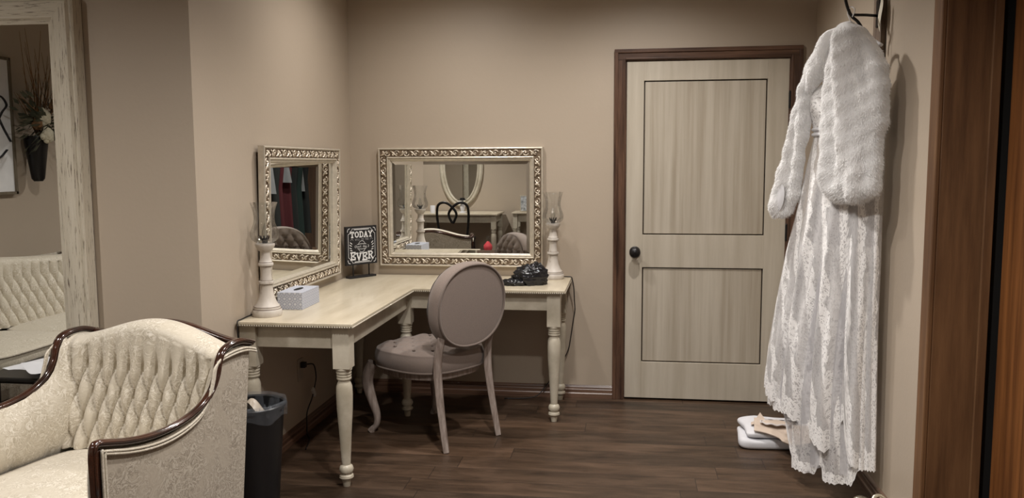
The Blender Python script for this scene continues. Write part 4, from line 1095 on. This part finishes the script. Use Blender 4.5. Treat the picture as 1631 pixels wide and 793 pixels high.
for k, (y, z, r) in enumerate(((.03, .47, .085), (.0, .34, .080), (.09, .42, .06), (-.10, .56, .06))):
    mb = MB()
    for q in range(14):
        a = q*2.4; rr_ = r*(.25+.75*q/14)
        mb.ball((.08+r*.4-.02*q/14, y+cos(a)*rr_*.6, z+sin(a)*rr_*.6), (r*.22, r*.36, r*.36), 8, 6)
    mb.build('rose', ROSE if k < 2 else LEAF, t, smooth=180)
tw = MB()
for q in range(40):
    a = rnd.uniform(-1.1, 1.1); L = rnd.uniform(.30, .55) if abs(a) < .5 else rnd.uniform(.15, .3)
    tw.tube([(.02, .0, .32), (.04+rnd.uniform(-.04, .06), sin(a)*L*.5, .42+cos(a)*L*.6), (.05+rnd.uniform(-.05, .08), sin(a)*L+rnd.uniform(-.02, .02), .42+cos(a)*L*1.35)], [.004, .003, .001], 5)
tw.build('dried_twigs', LEAF, t, smooth=180)
lf = MB()
for q in range(240):
    a = rnd.uniform(-2.6, 2.6); L = rnd.uniform(.06, .27); c = Vector((.05+rnd.uniform(-.03, .1), sin(a)*L, .44+cos(a)*L*1.15))
    d = Vector((rnd.uniform(-.4, .4), sin(a), cos(a))).normalized()*.045; s = d.orthogonal().normalized()*.014
    lf.add([c-d, c+s, c+d, c-s], [(0, 1, 2, 3)])
lf.build('leaves', GREENL, t)
t = thing('coffee_table', 'low dark round-edged table with white papers in front of the sofa', 'table', (-2.85, 2.30, 0))
MB().box(-.38, .34, -.30, .22, .36, .39).build('tabletop', IRON, t, bevel=.02)
for x in (-.32, .28):
    for y in (-.24, .16): MB().lathe([(0,.015),(.36,.024)], 12, (x, y, 0)).build('leg', IRON, t, smooth=60)
for k, (x, y, rz, w_, h_) in enumerate(((-.14, -.05, 14, .40, .30), (.12, .0, -22, .36, .28), (-.05, .06, 40, .30, .26))):
    o = MB().grid(lambda u, v: (w_*(u-.5), h_*(v-.5), .004+.012*k+.012*sin(5*u+k)*sin(4*v+2*k)), 10, 10).build('loose_paper', WHITEC, None, smooth=180)
    o.location = (-2.85+x, 2.30+y, .391); o.rotation_euler = (0, 0, R(rz))
    tag(o, ['white crumpled paper lowest on the low dark table', 'white crumpled paper at the right of the low dark table', 'white crumpled paper uppermost on the low dark table'][k], 'paper')
lf = MB()
for q in range(9):
    a = q*.7; lf.add([(0, 0, 0), (.06*cos(a), .06*sin(a), .03), (.12*cos(a+.15), .12*sin(a+.15), .012), (.06*cos(a+.4), .06*sin(a+.4), .015)], [(0, 1, 2, 3)])
o = lf.build('dried_leaf', LEAF); o.location = (-2.88, 2.24, .432); tag(o, 'brown dried leaf cluster lying on the papers', 'leaf')
# garment rail with hanging clothes (seen through two mirrors)
t = thing('garment_rail', 'black metal garment rail standing by the right wall', 'clothes rail', (.84, .55, 0))
MB().tube([(0, -.60, 1.72), (0, .60, 1.72)], .012, 10).build('top_bar', IRON, t, smooth=60)
for y in (-.60, .60):
    MB().tube([(0, y, .03), (0, y, 1.72)], .012, 10).tube([(-.22, y, .02), (.20, y, .02)], .014, 10).build('upright', IRON, t, smooth=60)
GS = [(-.50, 1.15, 0, .20), (-.38, .62, 2, .16), (-.26, 1.35, 3, .21), (-.14, 1.40, 0, .22), (.0, 1.3, 1, .20), (.11, .50, 2, .20), (.22, 1.38, 1, .21), (.33, 1.40, 0, .22), (.46, .62, 2, .18)]
GLB = ['black dress at the rear end of the garment rail', 'short white lace top between black dresses on the rail', 'dark green dress on the garment rail', 'black long dress at the middle of the garment rail',
       'burgundy dress left of the grey white top on the rail', 'short grey white top at the middle of the garment rail', 'burgundy long dress near the front end of the garment rail', 'black long dress beside the front burgundy one', 'pale grey blouse at the front end of the garment rail']
for (y, ln, mi, hw_), lb in zip(GS, GLB):
    t = thing('hanging_garment', lb, 'garment', (.84, .55+y*1.1, 1.72), R(8*sin(17*y)), 'clothes on the garment rail'); del t['group']
    def gf(u, v, ln=ln, hw_=hw_, y=y):
        a = 2*pi*u; z = -.07-ln*v; k = lerp([(0,.25),(.06,.8),(.15,1.0),(.4,.85),(1,1.15)], v)
        rr_ = 1+.25*sin(7*a+9*y)*v
        return (hw_*k*cos(a), .040*rr_*sin(a)*(1 if v > .02 else .5), z)
    MB().grid(gf, 48, 26, True).build('cloth_body', GARL[mi], t, smooth=180)
    MB().tube(catmull([(0, 0, -.08), (0, 0, -.02), (.012, 0, .012), (-.005, 0, .022), (-.015, 0, .008)], 5), .003, 6).build('hanger_hook', IRON, t, smooth=180)
